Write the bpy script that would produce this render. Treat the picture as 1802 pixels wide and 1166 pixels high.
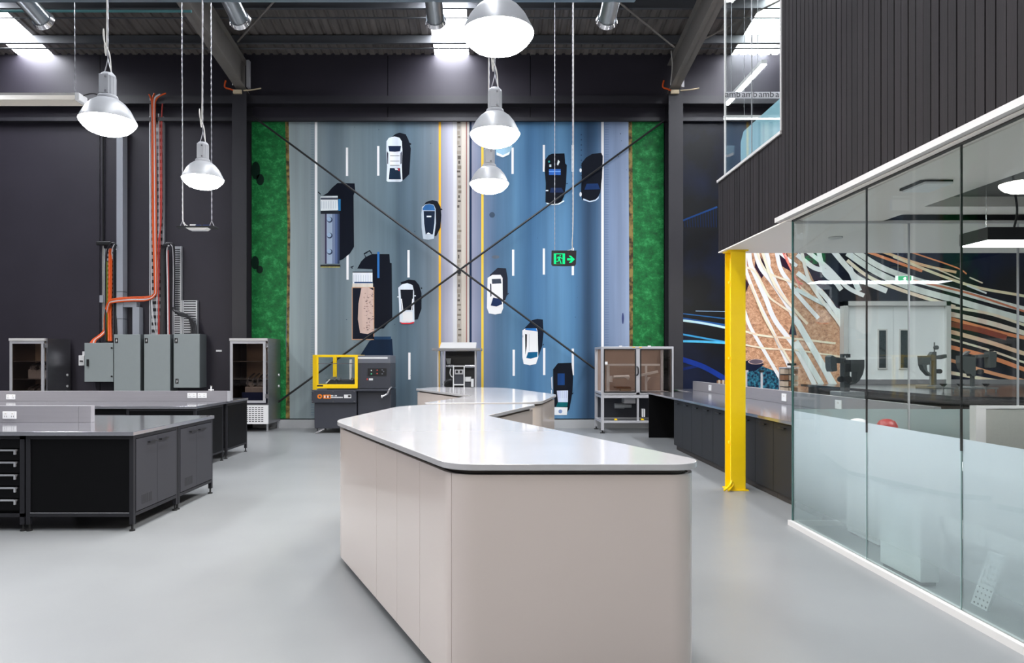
import bpy, bmesh, math, random
from mathutils import Vector, Matrix
random.seed(7)
S = bpy.context.scene
C = S.collection
for o in list(bpy.data.objects): bpy.data.objects.remove(o)

# ------------------------------------------------------------------ camera, world, exposure
U0, V0, F, H = 862.0, 632.0, 1200.0, 1.55        # principal point, focal length (px of 1802x1166), eye height
cam = bpy.data.cameras.new('camera'); camo = bpy.data.objects.new('camera', cam); C.objects.link(camo)
cam.sensor_fit = 'HORIZONTAL'; cam.sensor_width = 36.0; cam.lens = F/1802*36
cam.shift_x = (901-U0)/1802; cam.shift_y = (V0-583)/1802
camo.location = (0, 0, H); camo.rotation_euler = (math.pi/2, 0, 0)
cam.clip_start = .05; cam.clip_end = 200
S.camera = camo
w = bpy.data.worlds.new('world'); S.world = w; w.use_nodes = True
w.node_tree.nodes['Background'].inputs[0].default_value = (.75, .85, 1, 1)
w.node_tree.nodes['Background'].inputs[1].default_value = .35
SKY_STRENGTH, PEND_STRENGTH, BATTEN_STRENGTH = 28.0, 72.0, 18.0
vs = S.view_settings
vs.view_transform = 'Standard'; vs.look = 'None'; vs.exposure = 0.76; vs.gamma = 1.0; vs.use_curve_mapping = False

def P(u, v, d): return Vector(((u-U0)*d/F, d, H+(V0-v)*d/F))
def G(u, v, z=0.0):
    d = (H-z)*F/(v-V0); return Vector(((u-U0)*d/F, d, z))
def PX(u, d): return (u-U0)*d/F
def PZ(v, d): return H+(V0-v)*d/F

# ------------------------------------------------------------------ materials
def lin(c):
    r = []
    for x in c[:3]:
        x = x/255.0
        r.append(x/12.92 if x <= .04045 else ((x+.055)/1.055)**2.4)
    return (r[0], r[1], r[2], 1.0)
MATS = {}
def mat(name, col=(128,128,128), rough=.5, metal=0.0, noise=0.0, nscale=8.0, stretch=(1,1,1), bump=0.0, bscale=60.0, emit=None, estr=0.0, coat=0.0, spec=None, rnd=0.0):
    if name in MATS: return MATS[name]
    m = bpy.data.materials.new(name); m.use_nodes = True
    nt = m.node_tree; b = nt.nodes['Principled BSDF']
    c = lin(col); b.inputs['Base Color'].default_value = c
    b.inputs['Roughness'].default_value = rough; b.inputs['Metallic'].default_value = metal
    if coat: b.inputs['Coat Weight'].default_value = coat; b.inputs['Coat Roughness'].default_value = .06
    if spec is not None: b.inputs['Specular IOR Level'].default_value = spec
    if noise or bump or rnd:
        tc = nt.nodes.new('ShaderNodeTexCoord'); mp = nt.nodes.new('ShaderNodeMapping')
        mp.inputs['Scale'].default_value = stretch; nt.links.new(tc.outputs['Object'], mp.inputs[0])
        n = nt.nodes.new('ShaderNodeTexNoise'); n.inputs['Scale'].default_value = nscale; n.inputs['Detail'].default_value = 5
        nt.links.new(mp.outputs[0], n.inputs['Vector'])
        val = n.outputs['Fac']
        mr = nt.nodes.new('ShaderNodeMapRange'); mr.inputs['From Min'].default_value = .25; mr.inputs['From Max'].default_value = .75
        mr.inputs['To Min'].default_value = 1-noise; mr.inputs['To Max'].default_value = 1+noise
        nt.links.new(val, mr.inputs['Value']); val = mr.outputs[0]
        if rnd:
            oi = nt.nodes.new('ShaderNodeObjectInfo'); m2 = nt.nodes.new('ShaderNodeMapRange')
            m2.inputs['To Min'].default_value = 1-rnd; m2.inputs['To Max'].default_value = 1+rnd
            nt.links.new(oi.outputs['Random'], m2.inputs['Value'])
            mu = nt.nodes.new('ShaderNodeMath'); mu.operation = 'MULTIPLY'
            nt.links.new(val, mu.inputs[0]); nt.links.new(m2.outputs[0], mu.inputs[1]); val = mu.outputs[0]
        mx = nt.nodes.new('ShaderNodeVectorMath'); mx.operation = 'SCALE'; mx.inputs[0].default_value = c[:3]
        nt.links.new(val, mx.inputs['Scale']); nt.links.new(mx.outputs[0], b.inputs['Base Color'])
        if bump:
            n2 = nt.nodes.new('ShaderNodeTexNoise'); n2.inputs['Scale'].default_value = bscale; n2.inputs['Detail'].default_value = 4
            nt.links.new(mp.outputs[0], n2.inputs['Vector'])
            bp = nt.nodes.new('ShaderNodeBump'); bp.inputs['Strength'].default_value = bump; bp.inputs['Distance'].default_value = .02
            nt.links.new(n2.outputs['Fac'], bp.inputs['Height']); nt.links.new(bp.outputs[0], b.inputs['Normal'])
    if emit is not None:
        b.inputs['Emission Color'].default_value = lin(emit); b.inputs['Emission Strength'].default_value = estr
    MATS[name] = m; return m

def two_tone(name, c1, c2, scale, rough=.6, stretch=(1,1,1), lo=.4, hi=.6, c3=None, detail=6, rgh=.5):
    m = bpy.data.materials.new(name); m.use_nodes = True; nt = m.node_tree; b = nt.nodes['Principled BSDF']
    tc = nt.nodes.new('ShaderNodeTexCoord'); mp = nt.nodes.new('ShaderNodeMapping'); mp.inputs['Scale'].default_value = stretch
    nt.links.new(tc.outputs['Object'], mp.inputs[0])
    n = nt.nodes.new('ShaderNodeTexNoise'); n.inputs['Scale'].default_value = scale; n.inputs['Detail'].default_value = detail; n.inputs['Roughness'].default_value = rgh
    nt.links.new(mp.outputs[0], n.inputs['Vector'])
    r = nt.nodes.new('ShaderNodeValToRGB'); r.color_ramp.elements[0].position = lo; r.color_ramp.elements[0].color = lin(c1)
    r.color_ramp.elements[1].position = hi; r.color_ramp.elements[1].color = lin(c2)
    if c3 is not None:
        e = r.color_ramp.elements.new((lo+hi)/2); e.color = lin(c3)
    nt.links.new(n.outputs['Fac'], r.inputs[0]); nt.links.new(r.outputs[0], b.inputs['Base Color'])
    b.inputs['Roughness'].default_value = rough; b.inputs['Specular IOR Level'].default_value = .35
    return m

def print_mat(name, rough=.45):
    m = bpy.data.materials.new(name); m.use_nodes = True; nt = m.node_tree; b = nt.nodes['Principled BSDF']
    a = nt.nodes.new('ShaderNodeAttribute'); a.attribute_name = 'Col'
    tc = nt.nodes.new('ShaderNodeTexCoord'); mp_ = nt.nodes.new('ShaderNodeMapping'); mp_.inputs['Scale'].default_value = (3, 1, .12)
    nt.links.new(tc.outputs['Object'], mp_.inputs[0])
    n = nt.nodes.new('ShaderNodeTexNoise'); n.inputs['Scale'].default_value = 1.6; n.inputs['Detail'].default_value = 6; nt.links.new(mp_.outputs[0], n.inputs['Vector'])
    mr_ = nt.nodes.new('ShaderNodeMapRange'); mr_.inputs['From Min'].default_value = .3; mr_.inputs['From Max'].default_value = .7; mr_.inputs['To Min'].default_value = 1.02; mr_.inputs['To Max'].default_value = 1.36
    nt.links.new(n.outputs['Fac'], mr_.inputs['Value'])
    sc = nt.nodes.new('ShaderNodeVectorMath'); sc.operation = 'SCALE'; nt.links.new(a.outputs['Color'], sc.inputs[0]); nt.links.new(mr_.outputs[0], sc.inputs['Scale'])
    mn = nt.nodes.new('ShaderNodeVectorMath'); mn.operation = 'MINIMUM'; mn.inputs[1].default_value = (.93,.93,.93); nt.links.new(sc.outputs[0], mn.inputs[0])
    nt.links.new(mn.outputs[0], b.inputs['Base Color'])
    b.inputs['Roughness'].default_value = rough; b.inputs['Specular IOR Level'].default_value = .18
    return m

def glass_mat(name, tint=(238,248,244), ior=1.5, rough=0.0, boost=1.0):
    m = bpy.data.materials.new(name); m.use_nodes = True; nt = m.node_tree
    for n in list(nt.nodes):
        if n.type != 'OUTPUT_MATERIAL': nt.nodes.remove(n)
    out = [n for n in nt.nodes][0]
    t = nt.nodes.new('ShaderNodeBsdfTransparent'); t.inputs[0].default_value = lin(tint)
    g = nt.nodes.new('ShaderNodeBsdfGlossy'); g.inputs['Roughness'].default_value = rough
    lw = nt.nodes.new('ShaderNodeLayerWeight'); lw.inputs[0].default_value = .5
    pw = nt.nodes.new('ShaderNodeMath'); pw.operation = 'POWER'; pw.inputs[1].default_value = 5.0
    nt.links.new(lw.outputs['Facing'], pw.inputs[0])
    mu = nt.nodes.new('ShaderNodeMath'); mu.operation = 'MULTIPLY_ADD'; mu.inputs[1].default_value = .9*boost; mu.inputs[2].default_value = .035*boost; mu.use_clamp = True
    nt.links.new(pw.outputs[0], mu.inputs[0])
    mx = nt.nodes.new('ShaderNodeMixShader')
    nt.links.new(mu.outputs[0], mx.inputs[0]); nt.links.new(t.outputs[0], mx.inputs[1]); nt.links.new(g.outputs[0], mx.inputs[2])
    nt.links.new(mx.outputs[0], out.inputs[0])
    return m

def frost_mat(name, col, z0, z1, a0, a1):
    """frosted film whose density grows from z0 to z1 (a graded privacy film)"""
    m = bpy.data.materials.new(name); m.use_nodes = True; nt = m.node_tree
    for n in list(nt.nodes):
        if n.type != 'OUTPUT_MATERIAL': nt.nodes.remove(n)
    out = [n for n in nt.nodes][0]
    geo = nt.nodes.new('ShaderNodeNewGeometry'); sx = nt.nodes.new('ShaderNodeSeparateXYZ'); nt.links.new(geo.outputs['Position'], sx.inputs[0])
    mr = nt.nodes.new('ShaderNodeMapRange')
    mr.inputs['From Min'].default_value = z0; mr.inputs['From Max'].default_value = z1
    mr.inputs['To Min'].default_value = a0; mr.inputs['To Max'].default_value = a1
    nt.links.new(sx.outputs['Z'], mr.inputs['Value'])
    t = nt.nodes.new('ShaderNodeBsdfTransparent'); t.inputs[0].default_value = lin((246,250,250))
    d = nt.nodes.new('ShaderNodeBsdfDiffuse'); d.inputs[0].default_value = lin(col)
    tl = nt.nodes.new('ShaderNodeBsdfTranslucent'); tl.inputs[0].default_value = lin(col)
    m1 = nt.nodes.new('ShaderNodeMixShader'); m1.inputs[0].default_value = .4
    nt.links.new(d.outputs[0], m1.inputs[1]); nt.links.new(tl.outputs[0], m1.inputs[2])
    m2 = nt.nodes.new('ShaderNodeMixShader'); nt.links.new(mr.outputs[0], m2.inputs[0])
    nt.links.new(t.outputs[0], m2.inputs[1]); nt.links.new(m1.outputs[0], m2.inputs[2])
    nt.links.new(m2.outputs[0], out.inputs[0])
    return m

def emit_mat(name, col, strength):
    m = bpy.data.materials.new(name); m.use_nodes = True; nt = m.node_tree
    for n in list(nt.nodes):
        if n.type != 'OUTPUT_MATERIAL': nt.nodes.remove(n)
    e = nt.nodes.new('ShaderNodeEmission'); e.inputs[0].default_value = lin(col); e.inputs[1].default_value = strength
    nt.links.new(e.outputs[0], [n for n in nt.nodes if n.type == 'OUTPUT_MATERIAL'][0].inputs[0])
    return m

M = dict(
 floor=mat('grey_epoxy_floor',(128,130,131),.34,noise=.07,nscale=1.1,bump=.02,bscale=180,spec=.4),
 black_wall=mat('black_painted_wall',(48,45,53),.5,noise=.08,nscale=1.5,spec=.35),
 white_wall=mat('white_plaster',(232,234,235),.7,noise=.02,nscale=3),
 black_steel=mat('black_steel_paint',(40,39,44),.45),
 roof=mat('dark_roof_sheet',(112,106,102),.55,.2,noise=.35,nscale=3,stretch=(2,.5,1)),
 purlin=mat('dark_galvanised_purlin',(84,86,90),.55,.1,noise=.1,nscale=2),
 rafter=mat('dark_grey_steel',(130,125,120),.5,.1,noise=.06),
 skylight=emit_mat('daylit_translucent_sheet',(245,248,255),SKY_STRENGTH),
 lens=emit_mat('lit_glass_lens',(255,250,242),PEND_STRENGTH),
 led=emit_mat('lit_led_diffuser',(250,250,255),BATTEN_STRENGTH),
 lamp_grey=mat('pale_grey_cast_housing',(150,152,156),.4),
 shade=mat('pale_grey_enamel_shade',(146,148,151),.35),
 chain=mat('bright_zinc_chain',(190,190,195),.35,.7),
 cable_white=mat('white_cable',(205,202,196),.5),
 duct=mat('spiral_galvanised_duct',(170,175,178),.28,.9,noise=.12,nscale=30,stretch=(1,.05,1)),
 duct_blue=mat('blue_grey_duct',(120,135,145),.4,.3),
 white_lac=mat('white_lacquer_panel',(216,203,195),.22,coat=.5),
 stone=mat('white_stone_top',(190,188,189),.12,noise=.02,nscale=4,coat=.25),
 taupe=mat('taupe_shadow_gap',(120,108,98),.5),
 kick=mat('dark_kick',(60,56,54),.6),
 steel=mat('brushed_stainless_top',(188,188,194),.12,.85,noise=.04,nscale=6,stretch=(.2,6,1)),
 steel_matt=mat('satin_stainless_sheet',(142,140,144),.4,.2,noise=.04,nscale=5,stretch=(.3,1,6)),
 steel_dark=mat('dark_stainless_side',(150,150,154),.3,.9,noise=.06,nscale=4,stretch=(.3,1,5)),
 bench_black=mat('black_powder_coat',(6,6,8),.5,spec=.15),
 door_grey=mat('charcoal_cabinet_door',(52,52,57),.5,spec=.3),
 bench_frame=mat('charcoal_tube_frame',(34,34,38),.5,spec=.3),
 handle_black=mat('black_handle',(20,20,22),.4),
 chrome=mat('bright_metal',(205,205,208),.2,.9),
 alu=mat('anodised_aluminium',(190,190,194),.38,.3),
 white_plastic=mat('white_plastic',(228,228,228),.4),
 black_plastic=mat('black_plastic',(22,22,24),.45),
 rubber=mat('black_rubber',(24,24,24),.7),
 elec=mat('grey_enclosure_paint',(142,150,150),.45,noise=.02),
 elec_dark=mat('grey_enclosure_edge',(96,102,104),.5),
 trunk=mat('grey_cable_trunking',(152,156,164),.45),
 tray=mat('perforated_galvanised_tray',(190,192,196),.4,.5),
 slot=mat('dark_slot',(38,38,42),.7),
 orange=mat('orange_cable',(218,86,22),.45),
 cblack=mat('black_cable',(28,28,32),.45),
 cwhite=mat('pale_grey_cable',(208,206,208),.45),
 cred=mat('red_cable',(190,66,58),.45),
 cgreen=mat('green_yellow_cable',(128,140,40),.45),
 yellow=mat('yellow_enamel',(250,206,4),.4),
 col_yellow=mat('yellow_column_paint',(244,206,4),.38,noise=.02),
 machine=mat('charcoal_machine_enamel',(58,60,68),.42,noise=.03),
 machine_light=mat('grey_machine_band',(104,107,116),.42),
 dull_metal=mat('dull_cast_metal',(135,138,140),.45,.6,noise=.15,nscale=20),
 inst=mat('grey_instrument_enamel',(60,64,65),.45),
 granite=mat('black_stone_top',(30,30,33),.15,noise=.3,nscale=60),
 clad=mat('black_stained_timber',(31,27,29),.7,spec=.2,noise=.12,nscale=5,stretch=(3,3,.25),bump=.05,bscale=30,rnd=.18),
 clad_back=mat('black_batten_gap',(12,12,13),.8),
 white_trim=mat('white_trim_paint',(200,198,196),.45),
 soffit=mat('white_soffit',(232,226,220),.7),
 office_ceil=mat('dark_office_ceiling',(92,92,88),.8),
 fabric=mat('grey_screen_fabric',(150,150,144),.9,noise=.05,nscale=90),
 red=mat('red_plastic',(150,36,36),.4),
 green_lit=emit_mat('lit_green_sign',(24,205,120),1.1),
 sign_white=emit_mat('lit_white_sign',(235,250,242),1.0),
 green_sign=mat('green_sign_print',(20,140,90),.4,emit=(20,150,95),estr=.5),
 asphalt=mat('printed_asphalt',(104,122,138),.45,noise=.16,nscale=.9,stretch=(2.2,1,.06),spec=.35),
 grass=two_tone('printed_grass',(6,52,22),(72,186,106),4.5,.6,(1,1,1.2),.30,.72,(12,112,52),10,.82),
 verge=two_tone('printed_verge_soil',(62,48,22),(150,128,70),7,.6),
 print=print_mat('printed_vinyl'),
 navy=two_tone('printed_night_sky',(4,6,12),(10,26,62),.7,.4,(1,1,1),.45,.75),
 ochre=two_tone('printed_glowing_verge',(70,42,50),(246,210,178),9,.5,(1,1,1.3),.36,.62,(208,152,114),10,.9),
 teal=two_tone('printed_teal_speckle',(6,28,58),(60,150,176),16,.5,(1,1,1),.42,.7),
 glass=glass_mat('clear_glass',(250,252,251)), glass_off=glass_mat('green_tinted_glass',(249,252,251),1.5,0,1.0),
 glass_smoke=glass_mat('smoked_acrylic',(222,214,208),1.5,0,1.0),
 glass_blue=frost_mat('pale_blue_glass',(176,216,228),-1,0,.5,.5),
 glass_edge=mat('green_glass_edge',(60,92,88),.2),
 frost=frost_mat('graded_frosted_film',(222,229,236),.0,1.05,.10,.93),
 frost2=frost_mat('frosted_film',(214,224,224),-.05,.9,.2,.6),
 gasket=mat('black_gasket',(18,20,20),.5),
 brown=mat('brown_wood',(120,84,58),.6), beige=mat('beige_card_bins',(176,160,140),.6,noise=.1,nscale=20),
 blue_tub=mat('blue_tub',(28,48,100),.5), tan=mat('cream_seal',(196,180,150),.7),
 baseb=mat('light_grey_skirting',(176,178,180),.5),
 slab=mat('mezzanine_floor',(150,150,150),.7),
)

# ------------------------------------------------------------------ builders
ORG = {}
class MB:
    def __init__(s): s.v=[]; s.f=[]; s.c=[]
    def add(s, vs, fs, col=None):
        k=len(s.v); s.v += [tuple(x) for x in vs]
        for f in fs: s.f.append(tuple(i+k for i in f)); s.c.append(col)
        return s
    def box(s, x0,x1,y0,y1,z0,z1, col=None):
        if x0>x1: x0,x1=x1,x0
        if y0>y1: y0,y1=y1,y0
        if z0>z1: z0,z1=z1,z0
        v=[(x0,y0,z0),(x1,y0,z0),(x1,y1,z0),(x0,y1,z0),(x0,y0,z1),(x1,y0,z1),(x1,y1,z1),(x0,y1,z1)]
        return s.add(v,[(0,3,2,1),(4,5,6,7),(0,1,5,4),(1,2,6,5),(2,3,7,6),(3,0,4,7)],col)
    def prism(s, poly, a0, a1, axis='z', col=None):
        """poly: list of 2-D points; axis z -> (x,y) extruded in z; y -> (x,z) extruded in y; x -> (y,z) extruded in x"""
        n=len(poly)
        def m(p,a): return (p[0],p[1],a) if axis=='z' else ((p[0],a,p[1]) if axis=='y' else (a,p[0],p[1]))
        v=[m(p,a0) for p in poly]+[m(p,a1) for p in poly]
        f=[tuple(range(n-1,-1,-1)),tuple(range(n,2*n))]+[(i,(i+1)%n,n+(i+1)%n,n+i) for i in range(n)]
        return s.add(v,f,col)
    def cyl(s, p0, p1, r0, r1=None, n=16, cap=True):
        if r1 is None: r1=r0
        p0=Vector(p0); p1=Vector(p1); d=(p1-p0).normalized()
        a=d.orthogonal().normalized(); b=d.cross(a)
        v=[];
        for p,r in ((p0,r0),(p1,r1)):
            for i in range(n):
                t=2*math.pi*i/n; v.append(p+a*(r*math.cos(t))+b*(r*math.sin(t)))
        f=[(i,(i+1)%n,n+(i+1)%n,n+i) for i in range(n)]
        if cap: f+= [tuple(range(n-1,-1,-1)),tuple(range(n,2*n))]
        return s.add(v,f)
    def tube(s, pts, r, n=6, radii=None):
        pts=[Vector(p) for p in pts]; rings=[]; prev=None
        for i,p in enumerate(pts):
            d=(pts[min(i+1,len(pts)-1)]-pts[max(i-1,0)]).normalized()
            if prev is None: a=d.orthogonal().normalized()
            else:
                a=prev-d*prev.dot(d); a = a.normalized() if a.length>1e-6 else d.orthogonal().normalized()
            prev=a; b=d.cross(a); rr=radii[i] if radii else r
            rings.append([p+a*(rr*math.cos(2*math.pi*k/n))+b*(rr*math.sin(2*math.pi*k/n)) for k in range(n)])
        v=[q for rg in rings for q in rg]; f=[]
        for i in range(len(rings)-1):
            for k in range(n): f.append((i*n+k,i*n+(k+1)%n,(i+1)*n+(k+1)%n,(i+1)*n+k))
        f+=[tuple(range(n-1,-1,-1)),tuple(range((len(rings)-1)*n,len(rings)*n))]
        return s.add(v,f)
    def chain(s, p0, p1, r=.008, step=.03):
        p0=Vector(p0); p1=Vector(p1); n=max(4,int((p1-p0).length/step))
        pts=[p0.lerp(p1,i/n) for i in range(n+1)]
        return s.tube(pts,r,5,[r if i%2 else r*.45 for i in range(n+1)])
    def lathe(s, prof, c=(0,0,0), n=32, axis='z'):
        cx,cy,cz=c; v=[]
        for (r,z) in prof:
            for i in range(n):
                t=2*math.pi*i/n
                if axis=='z': v.append((cx+r*math.cos(t),cy+r*math.sin(t),cz+z))
                elif axis=='y': v.append((cx+r*math.cos(t),cy+z,cz+r*math.sin(t)))
                else: v.append((cx+z,cy+r*math.cos(t),cz+r*math.sin(t)))
        f=[]
        for j in range(len(prof)-1):
            for i in range(n): f.append((j*n+i,j*n+(i+1)%n,(j+1)*n+(i+1)%n,(j+1)*n+i))
        f.append(tuple(range(n-1,-1,-1))); f.append(tuple(range((len(prof)-1)*n,len(prof)*n)))
        return s.add(v,f)
    def poly(s, pts, col=None): return s.add(pts,[tuple(range(len(pts)))],col)
    def build(s, name, m, parent=None, smooth=False, bevel=0, base=None, angle=35):
        if parent is not None: org=ORG[parent.name]
        elif base is not None: org=Vector(base)
        else:
            xs=[p[0] for p in s.v]; ys=[p[1] for p in s.v]; zs=[p[2] for p in s.v]
            org=Vector(((min(xs)+max(xs))/2,(min(ys)+max(ys))/2,min(zs)))
        me=bpy.data.meshes.new(name)
        me.from_pydata([(p[0]-org.x,p[1]-org.y,p[2]-org.z) for p in s.v],[],s.f)
        bm=bmesh.new(); bm.from_mesh(me)
        if not any(s.c): bmesh.ops.recalc_face_normals(bm,faces=bm.faces)
        bm.to_mesh(me); bm.free()
        me.materials.append(m)
        if any(s.c):
            at=me.color_attributes.new('Col','FLOAT_COLOR','CORNER')
            for p,cc in zip(me.polygons,s.c):
                l=lin(cc or (128,128,128))
                for li in p.loop_indices: at.data[li].color=l
        o=bpy.data.objects.new(name,me); C.objects.link(o)
        if parent is not None: o.parent=parent; ORG[o.name]=org
        else: o.location=org; ORG[o.name]=org
        if smooth:
            for p in me.polygons: p.use_smooth=True
            try: me.set_sharp_from_angle(angle=math.radians(angle))
            except Exception: pass
        if bevel:
            b=o.modifiers.new('bevel','BEVEL'); b.width=bevel; b.segments=2; b.limit_method='ANGLE'; b.angle_limit=math.radians(40)
        return o
def box(name, m, parent, x0,x1,y0,y1,z0,z1, bevel=0): return MB().box(x0,x1,y0,y1,z0,z1).build(name,m,parent,bevel=bevel)
def tag(o, label, cat, group=None):
    o['label']=label; o['category']=cat
    if group: o['group']=group
    return o
def thing(name, base, label, cat, group=None):
    o=bpy.data.objects.new(name,None); C.objects.link(o); o.location=base; o.empty_display_size=.1
    ORG[o.name]=Vector(base); return tag(o,label,cat,group)
def struct(o, label=None):
    o['kind']='structure'
    if label: o['label']=label
    return o
def sroot(name, base=(0,0,0), label=None):
    o=bpy.data.objects.new(name,None); C.objects.link(o); o.location=base; ORG[o.name]=Vector(base); o.empty_display_size=.1
    return struct(o,label)
def copy_tree(o, parent=None):
    c=o.copy(); C.objects.link(c); c.parent=parent
    for ch in [x for x in list(bpy.data.objects) if x.parent is o]: copy_tree(ch,c)
    return c
def text_obj(name, txt, size, m, parent, loc, rot=(math.pi/2,0,0), bold=False, ext=.0015):
    cu=bpy.data.curves.new(name,'FONT'); cu.body=txt; cu.size=size; cu.extrude=ext; cu.align_x='CENTER'; cu.align_y='CENTER'; cu.resolution_u=3
    to=bpy.data.objects.new('tmp_text',cu); C.objects.link(to)
    dg=bpy.context.evaluated_depsgraph_get(); dg.update()
    me=bpy.data.meshes.new_from_object(to.evaluated_get(dg)); bpy.data.objects.remove(to); bpy.data.curves.remove(cu)
    me.materials.clear(); me.materials.append(m); me.name=name
    o=bpy.data.objects.new(name,me); C.objects.link(o); o.parent=parent; o.location=Vector(loc)-ORG[parent.name]; o.rotation_euler=rot
    ORG[o.name]=ORG[parent.name]
    return o
def round_poly(pts, radii, seg=8):
    out=[]; n=len(pts)
    for i in range(n):
        p=Vector(pts[i]).to_2d(); a=Vector(pts[i-1]).to_2d()-p; b=Vector(pts[(i+1)%n]).to_2d()-p
        r=radii[i]; la,lb=a.length,b.length; a.normalize(); b.normalize()
        ang=a.angle(b); t=r/math.tan(ang/2); t=min(t,la*.49,lb*.49); r=t*math.tan(ang/2)
        cdir=(a+b).normalized(); cen=p+cdir*(r/math.sin(ang/2))
        s0=p+a*t-cen; s1=p+b*t-cen
        a0=math.atan2(s0.y,s0.x); a1=math.atan2(s1.y,s1.x); da=(a1-a0+math.pi)%(2*math.pi)-math.pi
        for k in range(seg+1):
            q=a0+da*k/seg; out.append((cen.x+r*math.cos(q),cen.y+r*math.sin(q)))
    return out
def offset_poly(pts, d):
    """inward offset of a counter-clockwise closed polygon"""
    n=len(pts); out=[]
    for i in range(n):
        p=Vector(pts[i]); a=(p-Vector(pts[i-1])); b=(Vector(pts[(i+1)%n])-p)
        if a.length<1e-7: a=b
        if b.length<1e-7: b=a
        a.normalize(); b.normalize()
        na=Vector((-a.y,a.x)); nb=Vector((-b.y,b.x)); m=(na+nb)
        if m.length<1e-6: m=na
        m.normalize(); k=d/max(.35,m.dot(na)); out.append((p.x+m.x*k,p.y+m.y*k))
    return out
def smooth_path(pts, n=6):
    pts=[Vector(p) for p in pts]; out=[]
    for i in range(len(pts)-1):
        p0=pts[max(i-1,0)]; p1=pts[i]; p2=pts[i+1]; p3=pts[min(i+2,len(pts)-1)]
        for k in range(n):
            t=k/n; out.append(.5*((2*p1)+(p2-p0)*t+(2*p0-5*p1+4*p2-p3)*t*t+(3*p1-p0-3*p2+p3)*t**3))
    out.append(pts[-1]); return out

# ------------------------------------------------------------------ STRUCTURE
YB=15.5; RS=.14; ROOF0=8.47
def roofz(y): return ROOF0+RS*(YB-y)
XL,XR,YF=-14.0,13.5,-5.0
fl=MB().box(XL,XR,YF,YB+.2,-.1,0).build('floor',M['floor'],base=(0,0,0)); struct(fl,'pale grey polished concrete floor')
wb=box('wall_back',M['clad_back'],None,XL,XR,YB+.05,YB+.25,0,ROOF0+.1); struct(wb,'black warehouse back wall')
joints=[XL,-12.1,-8.86,-5.6,-2.32,.92,4.17,7.4,10.65,XR]
for a,b in zip(joints[:-1],joints[1:]):
    box('wall_panel',M['black_wall'],wb,a+.008,b-.008,YB,YB+.06,0,PZ(178,YB))
    box('wall_panel',M['black_wall'],wb,a+.008,b-.008,YB,YB+.06,PZ(178,YB)+.01,ROOF0+.05)
struct(box('wall_left',M['black_wall'],None,XL-.2,XL,YF,YB,0,13),'black left wall')
struct(box('wall_right',M['black_wall'],None,XR,XR+.2,YF,YB,0,13),'dark right wall')
struct(box('wall_front',M['black_wall'],None,XL,XR,YF-.2,YF,0,13.2),'dark wall behind the viewpoint')
# girts, columns, braces
frm=sroot('trim_2',(0,15.3,0),'black steel portal frame, girts and cross bracing on the back wall')
for (v0,v1,y0) in ((168,182,15.28),(206,212.5,15.36)):
    box('girt',M['black_steel'],frm,XL,XR,y0,YB,PZ(v1,y0),PZ(v0,y0))
CX=(-5.55,4.12)
for cx in CX:
    m=MB(); m.box(cx-.16,cx+.16,15.1,15.115,0,7.5).box(cx-.16,cx+.16,15.46,15.49,0,7.5).box(cx-.012,cx+.012,15.115,15.46,0,7.5)
    col=m.build('column',M['black_steel'],frm)
    s=-1 if cx<0 else 1
    box('fire_seal',M['tan'],col,cx-.12,cx+.06,15.05,15.14,7.42,7.5)
    MB().tube(smooth_path([(cx-.1,15.1,7.5),(cx-.2*1,15.06,7.52),(cx-.3,15.05,7.56),(cx-.28,15.05,7.7)]),.018).build('red_cable',M['orange'],col)
    MB().tube(smooth_path([(cx+.1,15.1,7.5),(cx+.3,15.06,7.5),(cx+.5,15.05,7.53)]),.014).build('pale_cable',M['tan'],col)
    box('bracket',M['alu'],col,cx+.14,cx+.2,15.15,15.25,7.6,8.2)
    MB().tube(smooth_path([(cx-.12,15.05,8.35),(cx-.1,15.02,8.0),(cx-.13,15.05,7.6)]),.012).build('conduit',M['cable_white'],col)
for a,b in (((443,203),(1168,738)),((1170,211),(443,741))):
    pa=P(a[0],a[1],15.22); pb=P(b[0],b[1],15.22 if a[0]<500 else 15.27)
    if a[0]>500: pa.y=15.27
    MB().tube([pa,pb],.022,8).build('brace_rod',M['black_plastic'],frm,smooth=True)
pc=P(808,479,15.24); MB().cyl((pc.x,pc.y-.06,pc.z),(pc.x,pc.y+.05,pc.z),.045,n=16).build('brace_plate',M['black_plastic'],frm)
bb=box('baseboard_back',M['baseb'],None,-5.35,3.9,15.38,YB,0,.185); struct(bb,'light grey skirting strip under the road mural')

# roof
ce=sroot('ceiling',(0,0,0),'dark corrugated steel roof with daylight strips')
SKYX=[(-10.72,-9.92),(-1.25,-.48),(5.5,6.32)]
edges=[XL]
while edges[-1]<XR-.1:
    x=edges[-1]; nx=x+.8
    for a,b in SKYX:
        if x<a-.01 and nx>a-.3: nx=a
        if abs(x-a)<.01: nx=b
    edges.append(min(nx,XR))
def sheet(a,b,y0,y1):
    m=MB(); n=max(1,round((b-a)/.2)); st=(b-a)/n; xs=[]
    for i in range(n):
        x=a+i*st; xs+=[(x,0),(x+st*.55,0),(x+st*.66,.035),(x+st*.9,.035)]
    xs.append((b,0)); k=len(xs)
    v=[(x,y0,roofz(y0)+z) for x,z in xs]+[(x,y1,roofz(y1)+z) for x,z in xs]
    m.add(v,[(i,i+1,k+i+1,k+i) for i in range(k-1)]); return m
for a,b in zip(edges[:-1],edges[1:]):
    sky=any(abs(a-q[0])<.02 for q in SKYX)
    sheet(a,b,YF,YB+.1).build('skylight_sheet' if sky else 'roof_sheet',M['skylight'] if sky else M['roof'],ce)
y=14.75; i=0
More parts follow.
